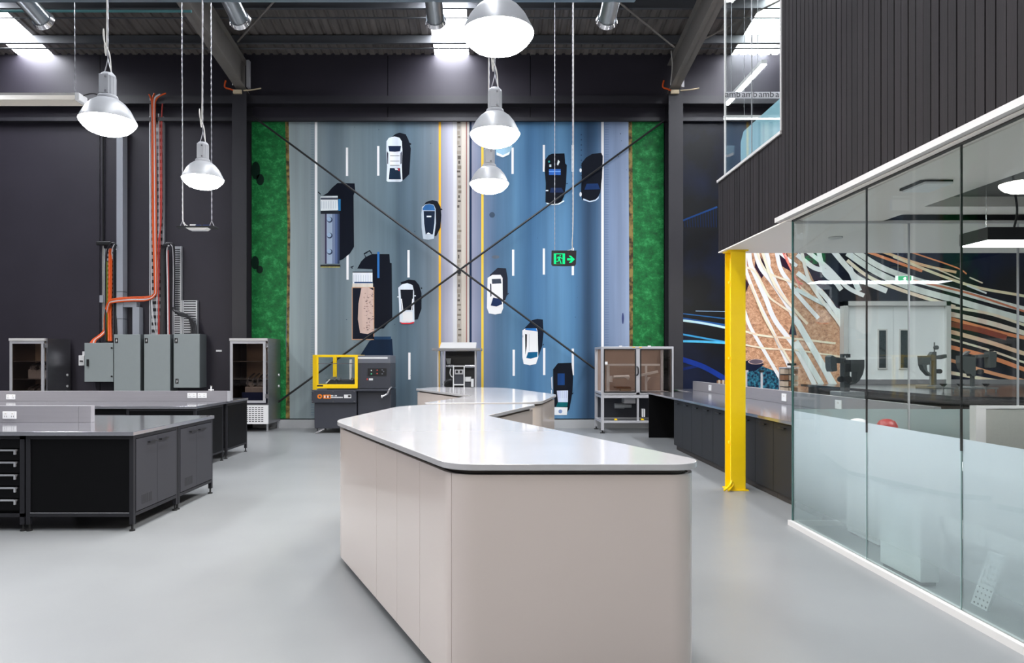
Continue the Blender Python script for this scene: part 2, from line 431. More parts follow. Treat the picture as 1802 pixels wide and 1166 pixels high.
while y>YF:
    z=roofz(y)-.012
    m=MB().box(XL,XR,y,y+.008,z-.2,z).box(XL,XR,y-.06,y,z-.2,z-.19).box(XL,XR,y,y+.07,z-.008,z)
    m.build('purlin',M['purlin'],ce)
    if i<3:
        MB().cyl((XL,y+.16 if i==0 else y+.3,z-.22),(XR,y+.16 if i==0 else y+.3,z-.22),.018,n=8).build('roof_conduit',M['purlin'],ce)
    y-=1.15; i+=1
for cx in CX:
    m=MB(); z0=-.26; z1=-.93
    for dz0,dz1,wd in ((z0-.015,z0,.1),(z1,z1+.018,.11),(z1,z0,.008)):
        v=[]
        for yy in (YB-.05,YF):
            for dx in (-wd,wd):
                for dz in (dz0,dz1): v.append((cx+dx,yy,roofz(yy)+dz))
        m.add(v,[(0,1,3,2),(4,6,7,5),(0,4,5,1),(2,3,7,6),(0,2,6,4),(1,5,7,3)])
    m.build('rafter',M['rafter'],ce)
for (x0,y0,x1,y1) in ((-5.4,14.6,-3.2,12.2),(4.0,14.8,1.4,12.2),(4.3,14.8,6.4,12.4)):
    MB().tube([(x0,y0,roofz(y0)-.25),(x1,y1,roofz(y1)-.25)],.02,6).build('roof_brace',M['rafter'],ce)
MB().cyl((XL,11.2,PZ(18,11.2)),(-4.9,11.2,PZ(20,11.2)),.022,n=8).build('pipe',mat('teal_pipe',(60,110,112),.5),ce)

# ------------------------------------------------------------------ ROAD MURAL
YM=15.44
def W(u,v,l=0): return P(u,v,YM-.0015*l) if l==0 else Vector((*[c for c in (P(u,v,YM).x,YM-.0015*l)],P(u,v,YM).z))
mu=thing('road_mural',W(806,736),'large printed mural of a highway seen from above, with cars and green verges','mural')
a=W(443,736); b=W(1168,213)
box('printed_road',M['asphalt'],mu,a.x,b.x,YM,YB-.002,a.z,b.z)
MB().poly([W(443,736,1),W(505,736,1),W(503,600,1),W(507,400,1),W(502,213,1),W(443,213,1)]).build('printed_verge',M['grass'],mu)
MB().poly([W(1113,736,1),W(1168,736,1),W(1168,213,1),W(1111,213,1),W(1114,420,1)]).build('printed_verge',M['grass'],mu)
MB().poly([W(503,736,2),W(510,736,2),W(509,600,2),W(511,400,2),W(508,213,2),W(502,213,2),W(506,400,2)]).build('printed_soil_edge',M['verge'],mu)
MB().poly([W(1108,736,2),W(1113,736,2),W(1114,400,2),W(1112,213,2),W(1106,213,2)]).build('printed_soil_edge',M['verge'],mu)
pr=MB()
def mp(pts, col, l, o=(0,0), z=1.0): pr.poly([W(o[0]+p[0]/z,o[1]+p[1]/z,l) for p in pts],col)
def mr(u0,v0,u1,v1,col,l,o=(0,0),z=1.0): mp([(u0,v1),(u1,v1),(u1,v0),(u0,v0)],col,l,o,z)
def mc(u,v,r,col,l,o=(0,0),z=1.0,n=12,ry=None):
    ry=ry or r; mp([(u+r*math.cos(2*math.pi*k/n),v-ry*math.sin(2*math.pi*k/n)) for k in range(n)],col,l,o,z)
# lane bands
LC=[(508,(132,148,158)),(556,(118,134,148)),(585,(92,110,128)),(620,(108,126,142)),(650,(100,120,138)),(690,(88,110,130)),(705,(74,96,118)),(730,(86,108,130)),(765,(104,118,136)),(780,(150,150,166)),(797,(190,190,200)),(831,(140,142,160)),(850,(110,122,146)),(875,(78,106,132)),(905,(84,122,152)),(935,(66,104,138)),(965,(84,124,158)),(985,(92,134,168)),(1010,(76,116,150)),(1035,(48,70,94)),(1050,(66,94,122)),(1064,(112,130,158)),(1108,(136,150,174))]
LC=[(u_,(c_[0]+5,c_[1]+1,c_[2]-9)) if u_<770 else (u_,c_) for u_,c_ in LC]
for (ua,ca),(ub,cb) in zip(LC[:-1],LC[1:]):
    n=max(1,int((ub-ua)/2.5))
    for k in range(n):
        f=(k+.5)/n; mr(ua+(ub-ua)*k/n,213,ua+(ub-ua)*(k+1)/n,736,tuple(ca[i]+(cb[i]-ca[i])*f for i in range(3)),1)
for u0,u1,c in ((797,804,(206,206,208)),(804,812,(168,160,150)),(812,820,(196,188,176)),(820,822,(140,92,84)),(822,826,(190,186,180)),(826,830,(26,44,72)),
                (554,558.5,(252,254,255)),(1058,1062.5,(250,253,255)),(772,776,(244,176,52)),(847,851,(246,196,70))):
    mr(u0,213,u1,736,c,2)
random.seed(3)
for k in range(60):
    v=213+k*8.7; mr(804+random.random()*3,v,808+random.random()*4,v+random.uniform(2,7),random.choice([(120,112,100),(150,140,128),(90,84,78)]),3)
for k in range(118):
    v=214+k*4.4; mr(547,v,553,v+1.4,(108,124,136),2); mr(1064,v,1071,v+1.4,(100,118,146),2)
DASH=(252,254,255)
for u,v0,v1 in ((608.7,259.6,309.6),(663.7,257,309),(609.7,446.7,492),(717,440,488),(718.5,620,667.5),(900,259.6,306),(955,255,302),(1006,255,302),
                (901,439,485),(955,437,483),(1006,436,484),(902,615,661),(955.6,612,659.6),(1006,613,660)):
    mr(u,v0,u+4,v1,DASH,3)
SH=(5,11,24)
# white utility truck
o,z=(660,220),5.552
mp([(165,115),(200,88),(240,75),(300,90),(325,140),(340,190),(350,230),(345,330),(335,480),(280,535),(240,530)],SH,4,o,z); mp([(335,170),(358,185),(340,200)],SH,4,o,z)
mp([(112,160),(135,125),(190,112),(240,125),(262,160),(268,250),(262,400),(268,545),(250,555),(125,555),(112,545),(118,400),(110,250)],(206,214,222),5,o,z)
mp([(130,205),(255,205),(245,255),(195,262),(140,258)],(18,32,58),6,o,z); mr(145,262,242,395,(222,226,232),6,o,z)
for q in (298,350,392): mr(148,q,240,q+5,(60,64,72),7,o,z)
mp([(145,420),(245,420),(254,530),(135,530)],(16,36,56),6,o,z); mp([(190,425),(215,422),(230,440),(200,438)],(220,225,230),7,o,z); mr(226,422,240,450,(170,40,50),7,o,z)
mp([(116,255),(130,275),(128,385),(120,375)],(20,30,50),6,o,z); mp([(262,255),(250,275),(250,385),(260,375)],(20,30,50),6,o,z)
# dark blue hatchback
mp([(470,790),(500,750),(560,733),(610,745),(640,800),(648,880),(640,1000),(600,1080),(560,1090)],SH,4,o,z); mp([(640,812),(662,824),(642,834)],SH,4,o,z)
mp([(460,800),(490,775),(530,768),(575,780),(592,820),(595,960),(575,1110),(520,1120),(470,1112),(455,1000),(452,870)],(176,188,198),5,o,z)
mp([(465,815),(490,780),(530,771),(575,785),(588,835),(468,832)],(44,96,150),6,o,z); mp([(475,840),(585,840),(580,960),(565,1068),(495,1068),(480,960)],(14,30,50),6,o,z)
mr(505,886,550,900,(220,228,236),7,o,z); mp([(500,1066),(520,1048),(548,1066)],(214,222,230),7,o,z)
# tanker lorry
o,z=(550,330),4.319
mp([(80,60),(115,40),(150,0),(190,-35),(320,-32),(325,25),(312,60),(316,450),(285,500),(230,545),(190,560),(190,60)],SH,4,o,z)
mp([(60,68),(192,64),(195,172),(62,176)],(214,220,222),5,o,z); mr(196,88,214,176,(40,110,160),5,o,z)
for q in range(7): mr(66+q*18,104,72+q*18,160,(190,198,204),6,o,z)
mr(62,76,192,92,(70,76,86),6,o,z); mr(62,176,205,200,(30,34,42),5,o,z)
for x0,x1,c in ((65,95,(120,128,136)),(95,108,(58,54,78)),(108,150,(150,166,186)),(150,172,(110,124,150)),(172,190,(76,92,128)),(190,206,(48,60,84))): mr(x0,200,x1,578,c,5,o,z)
for q in (245,365,488): mc(131,q,22,(44,56,80),6,o,z); mc(127,q-4,17,(150,172,196),7,o,z)
mr(60,586,212,604,(40,40,36),5,o,z)
for q in range(14): mr(64+q*10.5,598,68+q*10.5,608,(206,196,110),6,o,z)
mp([(45,30),(65,50),(60,54),(40,36)],SH,5,o,z)
# tipper truck with load
mp([(340,615),(370,560),(400,530),(450,505),(585,505),(588,570),(602,575),(607,990),(540,1070),(470,1070),(455,620)],SH,4,o,z)
mp([(388,500),(435,474),(455,500),(448,504),(432,484),(396,508),(412,530),(404,532)],SH,4,o,z); mp([(282,606),(312,592),(314,598),(302,606),(306,616),(298,616),(296,606)],SH,4,o,z)
mr(305,638,456,728,(214,218,224),5,o,z)
for q in range(8): mr(312+q*18,664,317+q*18,716,(186,194,202),6,o,z)
mr(305,638,458,646,(40,44,52),6,o,z); mr(318,716,456,726,(46,74,110),6,o,z); mr(303,728,460,756,(204,196,184),5,o,z)
mr(299,755,469,1156,(188,146,116),5,o,z); mr(305,762,463,1150,(14,20,34),6,o,z)
mp([(372,762),(420,756),(462,780),(464,1090),(420,1112),(362,1104),(345,1000),(350,880)],(188,164,154),7,o,z)
random.seed(5)
for k in range(70):
    x=random.uniform(388,458); y_=random.uniform(800,1080); mr(x,y_,x+random.uniform(4,12),y_+random.uniform(3,8),random.choice([(150,122,112),(110,92,90),(172,146,136)]),8,o,z)
mp([(664,468+22),(664,490),(666,490)],SH,5)
mr(664,443,667.8,489,(44,104,168),5)
# white and black SUV
mp([(670,720),(730,698),(780,705),(810,740),(828,800),(828,920),(800,1000),(770,1005)],SH,4,o,z); mp([(824,755),(836,765),(824,772)],SH,4,o,z)
mp([(652,760),(680,735),(720,725),(760,740),(772,790),(775,1020),(740,1032),(680,1032),(662,1020),(658,900)],(214,222,230),5,o,z)
mp([(668,775),(765,775),(760,930),(678,930)],(10,16,26),6,o,z); mp([(672,845),(680,845),(690,935),(684,935)],(232,236,240),7,o,z); mp([(758,845),(764,845),(756,935),(750,935)],(232,236,240),7,o,z)
mp([(684,942),(760,942),(762,1008),(740,1018),(690,1014)],(238,238,238),7,o,z); mp([(662,1018),(680,1026),(740,1026),(772,1018),(770,1030),(740,1036),(680,1036)],(206,40,52),7,o,z)
mr(644,826,656,834,(220,226,232),5,o,z); mr(772,818,786,826,(220,226,232),5,o,z)
# lorry shadow at the foot behind the yellow machine
mp([(634,625),(650,600),(658,596),(690,596),(692,625),(692,660),(640,660)],(14,32,54),4)
mr(657,592,688,597,(30,60,90),5)
# pale car by the lamps
mp([(872,256),(902,256),(897,270),(885,276),(873,272)],(150,186,206),5); mp([(874,268),(885,273),(897,267),(896,272),(885,277),(874,273)],(226,238,244),6)
# black pick-up
o,z=(840,240),4.858
mp([(580,200),(610,160),(640,148),(745,145),(750,230),(765,245),(758,400),(745,500),(720,560),(680,580),(600,580),(582,560),(585,400),(575,290)],(9,14,24),5,o,z)
mr(612,280,712,330,(46,96,178),6,o,z); mr(612,296,712,304,(110,160,220),7,o,z); mp([(628,440),(720,440),(742,480),(620,480)],(24,42,78),6,o,z)
mp([(690,200),(705,215),(690,250),(680,240)],(220,228,232),6,o,z); mr(615,240,632,262,(200,214,220),6,o,z); mc(613,216,9,(40,150,140),6,o,z); mr(585,458,606,468,(220,226,232),6,o,z)
mp([(590,565),(640,578),(690,574),(740,545),(744,555),(695,584),(640,588),(590,576)],(214,226,238),6,o,z); mp([(755,405),(772,398),(770,408)],SH,5,o,z)
# black estate car
mp([(890,230),(930,180),(980,150),(1060,140),(1072,170),(1065,350),(1050,480),(1020,540),(960,560),(900,545),(885,500),(892,350)],(8,14,26),5,o,z)
mp([(934,405),(1030,402),(1048,452),(915,456)],(22,50,96),6,o,z); mc(882,290,10,(214,220,224),6,o,z,12,17); mc(882,495,10,(214,220,224),6,o,z,12,20)
mp([(905,530),(960,552),(1010,540),(1040,510),(1036,530),(1010,552),(960,562),(905,545)],(190,206,222),6,o,z)
# white saloon
o,z=(840,460),4.1667
mp([(90,100),(150,45),(210,50),(222,120),(222,230),(195,310),(180,300)],(34,38,50),4,o,z); mp([(218,236),(234,230),(222,246)],(34,38,50),4,o,z)
mp([(75,120),(110,98),(170,97),(185,120),(187,290),(190,340),(175,380),(130,388),(85,380),(70,340),(72,220)],(238,238,240),5,o,z)
mp([(106,128),(172,126),(176,160),(108,164)],(60,68,82),6,o,z); mp([(98,322),(116,264),(176,276),(182,312),(140,330)],(26,44,82),6,o,z); mp([(92,160),(102,166),(104,250),(96,262)],(48,52,66),6,o,z)
mr(188,286,204,294,(230,232,236),6,o,z)
# white van
mp([(345,490),(400,430),(440,420),(480,425),(485,520),(475,620),(440,715)],(14,24,40),4,o,z); mp([(478,608),(490,602),(480,618)],(14,24,40),4,o,z)
mp([(330,505),(350,492),(435,490),(443,520),(447,700),(430,750),(385,760),(340,750),(330,700)],(240,240,240),5,o,z)
mp([(358,706),(372,664),(442,662),(440,698),(390,712)],(14,88,128),6,o,z); mp([(350,530),(364,534),(362,620),(352,684)],(26,28,34),6,o,z); mp([(356,488),(430,488),(440,512),(350,500)],(40,110,180),6,o,z)
mr(378,530,382,655,(206,206,208),6,o,z); mr(330,540,338,556,(200,204,208),6,o,z)
# dark pick-up at the bottom
mp([(555,790),(590,745),(690,742),(702,850),(697,960),(675,1080),(655,1110),(560,1110)],(10,16,28),4,o,z); mp([(692,966),(708,960),(696,974)],SH,4,o,z)
mr(560,815,652,935,(16,20,30),5,o,z); mr(588,820,640,905,(20,58,110),6,o,z); mp([(582,946),(665,944),(664,1030),(592,1030)],(196,206,230),6,o,z)
for q in range(5): mr(590+q*15,948,593+q*15,1000,(150,160,190),7,o,z)
mp([(574,1066),(590,1030),(664,1030),(660,1064)],(8,92,98),6,o,z); mp([(560,1124),(564,1066),(662,1068),(656,1124)],(228,232,236),6,o,z); mc(608,1098,14,(120,140,180),7,o,z)
mp([(540,850),(550,840),(552,940),(544,930)],(200,206,214),5,o,z); mr(540,940,548,1040,(214,220,226),5,o,z); mp([(540,1060),(552,1056),(552,1110),(542,1100)],(190,200,210),5,o,z)
for u_,v_,r_,q_ in ((450,300,8,16),(458,316,7,10),(449,462,7,12),(457,474,6,7)): mc(u_,v_,r_,(10,34,24),3,ry=q_)
# oil marks and smears on the road
random.seed(9)
for k in range(26): 
    uu=random.choice([random.uniform(870,1050),random.uniform(1066,1104),random.uniform(600,770)]); vv=random.uniform(220,720); s_=random.uniform(.6,1.4); mr(uu,vv,uu+s_,vv+s_,(40,58,78),3)
for k in range(9): mr(1022,236+k*9,1024,238+k*9,(40,60,84),3)
mc(866,378,5,(62,78,96),3); mc(872,452,7,(96,104,116),3,ry=3); mc(1096,560,2,(60,70,110),3,ry=10)
tp=pr.build('traffic_print',M['print'],mu)

# ------------------------------------------------------------------ LIGHT-TRAIL MURAL
m2=thing('light_trail_mural',W(1500,736),'dark blue and orange printed mural of streaking headlight trails behind the glass office','mural')
a=W(1196,736); b=W(1935,213)
box('printed_night',M['navy'],m2,a.x,b.x,YM,YB-.002,a.z,b.z)
MB().poly([W(u,v,1) for u,v in ((1290,700),(1290,420),(1345,300),(1420,330),(1400,440),(1440,500),(1490,560),(1530,640),(1560,700))]).build('printed_glow',M['ochre'],m2)
MB().poly([W(u,v,2) for u,v in ((1296,700),(1296,652),(1330,640),(1362,652),(1392,690),(1394,700))]).build('printed_speckle',M['teal'],m2)
pr=MB()
def ribbon(pts,wd,col,l,taper=False):
    q=smooth_path([(p[0],p[1],0) for p in pts],6); n=len(q)
    L=[];R=[]
    for i,p in enumerate(q):
        d=(q[min(i+1,n-1)]-q[max(i-1,0)]); d.normalize(); k=wd/2*(1-.7*i/n if taper else 1)
        L.append((p.x-d.y*k,p.y+d.x*k)); R.append((p.x+d.y*k,p.y-d.x*k))
    for i in range(n-1): mp([R[i],R[i+1],L[i+1],L[i]],col,l)
for pts,wd,c,l in (
  ([(1196,563),(1235,568),(1285,578)],4,(190,225,250),3),([(1196,561),(1285,575)],7,(30,80,140),2),
  ([(1196,587),(1240,595),(1290,604)],3,(60,150,200),3),([(1196,600),(1240,601),(1290,604)],4,(80,180,220),4),
  ([(1224,547),(1290,548)],1,(150,180,210),3),([(1196,551),(1290,562)],2,(40,90,140),3),
  ([(1200,632),(1240,646),(1285,672)],9,(18,48,130),3),([(1198,650),(1235,642)],5,(14,34,92),2),([(1196,390),(1262,364)],3,(24,60,110),3)): ribbon(pts,wd,c,l)
for k in range(14): ribbon([(1200+k*4.6,391-k*1.9),(1201+k*4.6,400)],1.2,(16,36,70),2)
# dark gaps in the glow
for pts in (((1330,442),(1352,470),(1340,490),(1328,470)),((1362,442),(1385,446),(1396,480),(1372,466)),((1300,470),(1318,500),(1310,520),(1300,512)),((1400,442),(1440,442),(1470,490),(1430,480)),((1395,560),(1402,590),(1388,588)),
            ((1440,520),(1490,545),(1520,600),(1470,560)),((1420,470),(1460,500),(1440,510))): mp([(p[0],p[1]) for p in pts],(44,24,44),3)
mp([(1300,640),(1320,632),(1345,640),(1330,652),(1302,655)],(20,26,50),3); mc(1330,636,14,(190,160,150),4,ry=5); mc(1330,636,12,(96,84,96),5,ry=4)
RB=0; WT=(248,242,238); PT=(244,214,190); OR=(226,140,96)
for pts,wd,c in (
  ([(1314,430),(1311,466),(1320,497),(1338,539),(1360,584),(1387,642),(1400,668)],5,WT),
  ([(1317,430),(1320,463),(1329,484),(1347,524),(1364,564),(1400,613),(1440,690)],7,WT),
  ([(1327,430),(1338,468),(1360,497),(1385,535),(1401,564),(1450,650),(1475,700)],8,WT),
  ([(1309,545),(1320,575),(1342,613),(1373,666),(1382,684)],5,WT),
  ([(1338,430),(1351,466),(1369,506),(1389,541),(1402,570)],6,WT),
  ([(1364,430),(1373,472),(1389,497),(1402,517),(1440,560)],6,WT),
  ([(1312,470),(1330,480),(1352,520),(1370,535),(1402,556)],3,PT),
  ([(1309,582),(1340,590),(1402,596),(1470,604)],3,PT),([(1309,606),(1350,613),(1402,616),(1483,628)],2.5,PT),
  ([(1345,430),(1352,460),(1350,470)],6,WT),([(1330,440),(1350,478),(1400,500),(1440,530),(1490,552)],3,PT),
  ([(1366,440),(1385,455),(1402,468)],5,WT),([(1375,440),(1400,490),(1412,500)],2,(230,120,110)),([(1380,442),(1394,478),(1410,512)],2,(236,150,130)),
  ([(1400,508),(1440,530),(1483,550),(1510,562)],6,(214,222,220)),([(1402,565),(1440,630),(1478,695)],9,(218,224,222)),
  ([(1400,600),(1430,650),(1455,694)],8,(214,220,218)),([(1494,470),(1506,500),(1512,512)],8,(214,222,222)),
  ([(1402,448),(1430,470),(1456,480),(1480,510)],7,WT),([(1420,442),(1455,470),(1490,505),(1520,520)],6,WT),([(1440,442),(1450,480),(1470,495)],7,(226,230,228)),
  ([(1466,442),(1490,470),(1510,490),(1560,512)],8,(230,230,226)),
  ([(1490,445),(1540,478),(1600,505),(1680,528),(1802,562),(1930,590)],9,(216,220,214)),
  ([(1505,442),(1550,470),(1610,492),(1690,514),(1802,544),(1930,570)],8,(220,222,216)),
  ([(1490,458),(1530,488),(1590,512),(1680,540)],5,PT),
  ([(1526,443),(1590,466),(1622,477)],4,OR),([(1552,443),(1622,466),(1682,479)],4,(238,190,150)),([(1571,451),(1650,483),(1720,506),(1802,521),(1930,548)],4,(244,214,180)),
  ([(1600,443),(1680,470),(1700,482)],2,OR),([(1640,470),(1690,492)],2,PT),([(1705,488),(1728,498)],2,PT),([(1700,502),(1735,516)],2.5,WT),
  ([(1600,492),(1700,515),(1802,548)],3,(200,120,90)),
  ([(1670,552),(1740,568),(1802,586),(1900,612)],7,(236,212,196)),([(1670,560),(1760,585),(1830,600)],5,OR),
  ([(1670,583),(1740,602),(1802,622),(1900,650)],6,(238,190,160)),([(1670,610),(1740,628),(1802,650)],6,OR),
  ([(1670,633),(1740,655),(1802,670)],5,(228,160,120)),([(1670,655),(1740,668),(1802,676)],5,PT),([(1670,570),(1720,580),(1770,594)],8,(140,66,50)),
  ([(1402,480),(1450,520),(1490,580),(1500,600)],7,(226,228,224)),([(1410,444),(1426,500),(1470,560),(1483,580)],5,(232,226,218)),([(1340,442),(1362,500),(1400,548),(1420,570)],4,PT),([(1320,500),(1345,560),(1380,620),(1398,650)],3,PT),
  ([(1670,540),(1740,552),(1802,572)],4,PT),([(1670,596),(1740,616),(1802,638)],3,PT),
  ): RB+=1; ribbon(pts,wd*1.2,c,5+RB*.3)
pr.build('light_trail_print',M['print'],m2)

# ------------------------------------------------------------------ DOUBLE DOOR on the back wall
dr=sroot('door_1',(P(1577,700,15.4).x,15.4,0),'tall white double door with narrow vision panels')
x0,x1,zt=PX(1483,15.3),PX(1671,15.3),PZ(530,15.3)
MB().box(x0,x0+.1,15.25,15.43,0,zt).box(x1-.1,x1,15.25,15.43,0,zt).box(x0,x1,15.25,15.43,zt-.1,zt).build('door_frame',M['white_trim'],dr)
xm=PX(1573,15.3)
for a,b,u0,u1 in ((x0+.1,xm-.004,1547,1559.5),(xm+.004,x1-.1,1585,1597.5)):
    l=box('door_leaf',M['white_wall'],dr,a,b,15.32,15.4,.01,zt-.1)
    box('vision_panel',mat('dark_vision_glass',(52,60,62),.1),l,PX(u0,15.3),PX(u1,15.3),15.305,15.32,PZ(647,15.3),PZ(581,15.3))
    wv=MB(); e=.03; X0,X1,Z0,Z1=PX(u0,15.3),PX(u1,15.3),PZ(647,15.3),PZ(581,15.3)
    wv.box(X0-e,X0,15.3,15.32,Z0-e,Z1+e).box(X1,X1+e,15.3,15.32,Z0-e,Z1+e).box(X0,X1,15.3,15.32,Z1,Z1+e).box(X0,X1,15.3,15.32,Z0-e,Z0).build('panel_bead',M['white_trim'],l)

# ------------------------------------------------------------------ MEZZANINE: cladding, soffit, glass, column
SZ=2.856; XC=2.78; XG=2.835; YE=8.3; YG=6.38; YQ=6.5; YN=-3.0
wm=sroot('wall_mezzanine',(XC,YE,SZ),'black vertical timber cladding of the mezzanine')
box('backing',M['clad_back'],wm,XC+.021,XC+.05,YQ,YE,SZ,3.70); box('backing',M['clad_back'],wm,XC+.021,XC+.05,YN,YQ,2.9,6.6)
box('end_backing',M['clad_back'],wm,XC+.05,7.0,YE-.04,YE-.01,SZ,3.70)
k=0; y=YE; pitch=.0785
random.seed(11)
while y>1.6:
    y1=y-pitch+.008; mid=(y+y1)/2
    zt=3.70 if mid>YQ else 6.6; zb=SZ+.004 if mid>YQ else 2.905
    off=random.uniform(0,.004)
    box('timber_board',M['clad'],wm,XC+off,XC+.02,y1,y,zb,zt); y-=pitch
box('timber_board',M['clad'],wm,XC,XC+.02,YN,y,2.905,6.6)
t=sroot('trim_1',(XC,YQ,2.85),'white edge trims of the mezzanine')
box('fascia_strip',M['white_trim'],t,XC-.045,XC+.02,YN,YQ+.05,SZ+.004,2.903)
box('cap_strip',M['white_trim'],t,XC-.015,XC+.10,YQ,YE+.015,3.70,3.728)
box('end_strip',M['white_trim'],t,XC-.012,XC+.05,YQ-.012,YQ+.008,3.728,6.6)
sl=box('ceiling_soffit',M['soffit'],None,XC+.0,7.0,YG+.03,YE,SZ-.012,SZ); struct(sl,'white soffit under the mezzanine')
box('edge_strip',M['soffit'],sl,XC,XG+.06,YN,YG+.03,SZ-.006,SZ)
oc=sroot('ceiling_office',(3.2,3,2.85),'white and dark ceiling of the glass office')
box('white_bulkhead',M['soffit'],oc,XG+.06,3.67,YN,YG-.02,2.84,3.0); box('dark_ceiling',M['office_ceil'],oc,3.67,7.0,YN,YG-.02,2.99,3.0)
box('bulkhead',M['soffit'],oc,3.67,7.0,YG-.35,YG-.02,2.90,2.989)
struct(box('floor_mezzanine',M['slab'],None,XC+.05,7.0,YN,YE-.04,3.0,3.08),'mezzanine floor slab')
struct(box('wall_office_side',M['white_wall'],None,7.0,7.1,YN,YE,0,3.7),'white side wall of the office')
struct(box('wall_office_rear',M['white_wall'],None,XG+.1,7.0,YN-.1,YN,0,3.0),'white rear wall of the office')

def pane(win, horiz, c, a, b, z0, z1, zf=None, frost=None, glass=None):
    """vertical pane: horiz False -> in plane x=c running y a..b; True -> in plane y=c running x a..b"""
    th=.006; glass=glass or M['glass_off']
    bx=(lambda n,m,p,s0,s1,q0,q1: box(n,m,p,a+s0,b-s0,c-th+s1,c+th-s1,q0,q1)) if horiz else (lambda n,m,p,s0,s1,q0,q1: box(n,m,p,c-th+s1,c+th-s1,a+s0,b-s0,q0,q1))
    p=bx('glass_pane',glass,win,.004,0,z0,z1)
    if zf: 
        if horiz: box('frosted_film',frost,p,a+.004,b-.004,c+th+.001,c+th+.002,z0,zf)
        else: box('frosted_film',frost,p,c+th+.001,c+th+.002,a+.004,b-.004,z0,zf)
    return p
w1=sroot('window_1',(XG,4.5,0),'tall frosted glass wall along the front of the office')
ys=[YG,5.13,4.10,3.07,2.04,1.01,0,-1,-2]
for a,b in zip(ys[1:],ys[:-1]):
    pane(w1,False,XG,a,b,.045,2.84,1.072,M['frost'])
    box('joint',M['gasket'],w1,XG-.006,XG+.006,a-.0035,a+.0035,1.0,2.84); box('joint',mat('pale_silicone_joint',(150,172,172),.4),w1,XG-.004,XG+.004,a-.002,a+.002,.045,1.0)
box('base_channel',M['white_trim'],w1,XG-.04,XG+.03,YN,YG+.02,0,.045)
box('head_channel',M['gasket'],w1,XG-.012,XG+.012,YN,YG,2.838,2.85)
box('corner_joint',M['glass_edge'],w1,XG-.008,XG+.008,YG-.008,YG+.008,.045,2.85)
w2=sroot('window_2',(4.5,YG,0),'glass end wall of the office')
xs=[XG+.01,3.92,4.94,5.96,7.0]
for a,b in zip(xs[:-1],xs[1:]):
    pane(w2,True,YG,a,b,.045,2.82,1.085,M['frost2'])
    box('joint',M['alu'],w2,b-.006,b+.006,YG-.008,YG+.008,.045,2.82)
box('base_channel',M['white_trim'],w2,XG+.03,7.0,YG-.03,YG+.03,0,.045); box('head_channel',M['white_trim'],w2,XG+.02,7.0,YG-.02,YG+.02,2.82,2.845)
w3=sroot('window_3',(XG,7.4,3.73),'clear glass screen above the mezzanine parapet')
for a,b in ((YQ+.01,7.38),(7.38,YE-.08)): pane(w3,False,XG,a,b,3.73,6.6,glass=M['glass'])
box('joint',M['alu'],w3,XG-.005,XG+.005,7.376,7.384,3.73,6.6); box('corner_joint',M['white_trim'],w3,XG-.008,XG+.01,YE-.09,YE-.07,3.73,6.6)
xs=[XG+.01,4.2,5.6,7.0]
for a,b in zip(xs[:-1],xs[1:]): pane(w3,True,YE-.08,a,b,3.73,6.6,glass=M['glass'])
zb0,zb1=PZ(172.5,8.2),PZ(161,8.2)
band=box('vision_strip',mat('grey_vision_strip',(214,210,216),.6),w3,XG+.012,7.0,YE-.092,YE-.088,zb0,zb1)
for q in range(12):
    text_obj('vision_strip_logo','amb',.11,M['black_plastic'],band,(PX(1290+q*29.5,8.2),YE-.094,(zb0+zb1)/2+.008),ext=.001)
bal=MB(); yy=[(3.2,3.09),(8.02,3.09),(8.02,4.1),(7.93,4.2),(3.2,4.2)]
bal.prism(yy,2.95,2.962,'x'); bo=bal.build('glass_balustrade',M['glass_blue']); tag(bo,'pale blue glass balustrade behind the mezzanine parapet','balustrade')
# yellow column
yc=thing('yellow_column',(2.95,8.12,0),'bright yellow steel column carrying the mezzanine corner','column')
m=MB(); m.box(2.845,3.02,8.05,8.062,.012,SZ-.014).box(2.845,3.02,8.24,8.252,.012,SZ-.014).box(2.925,2.94,8.062,8.24,.012,SZ-.014); m.build('beam',M['col_yellow'],yc,bevel=.002)
box('base_plate',M['col_yellow'],yc,2.82,3.05,8.03,8.27,0,.012); box('cap_plate',M['col_yellow'],yc,2.82,3.05,8.04,8.26,SZ-.026,SZ-.0125)
MB().tube(smooth_path([(2.872,8.13,2.75),(2.87,8.12,2.0),(2.87,8.11,1.0),(2.868,8.1,.25),(2.85,8.05,.1),(2.79,8.0,.045),(2.74,7.98,.02)]),.014,8).build('pipe',M['col_yellow'],yc,smooth=True)
MB().tube(smooth_path([(2.885,8.1,.16),(2.87,8.05,.07),(2.82,8.0,.03),(2.79,7.98,.018)]),.012,8).build('pipe',M['col_yellow'],yc,smooth=True)
for zz in (.55,1.55,2.45): box('pipe_clip',M['col_yellow'],yc,2.842,2.905,8.085,8.14,zz,zz+.03)

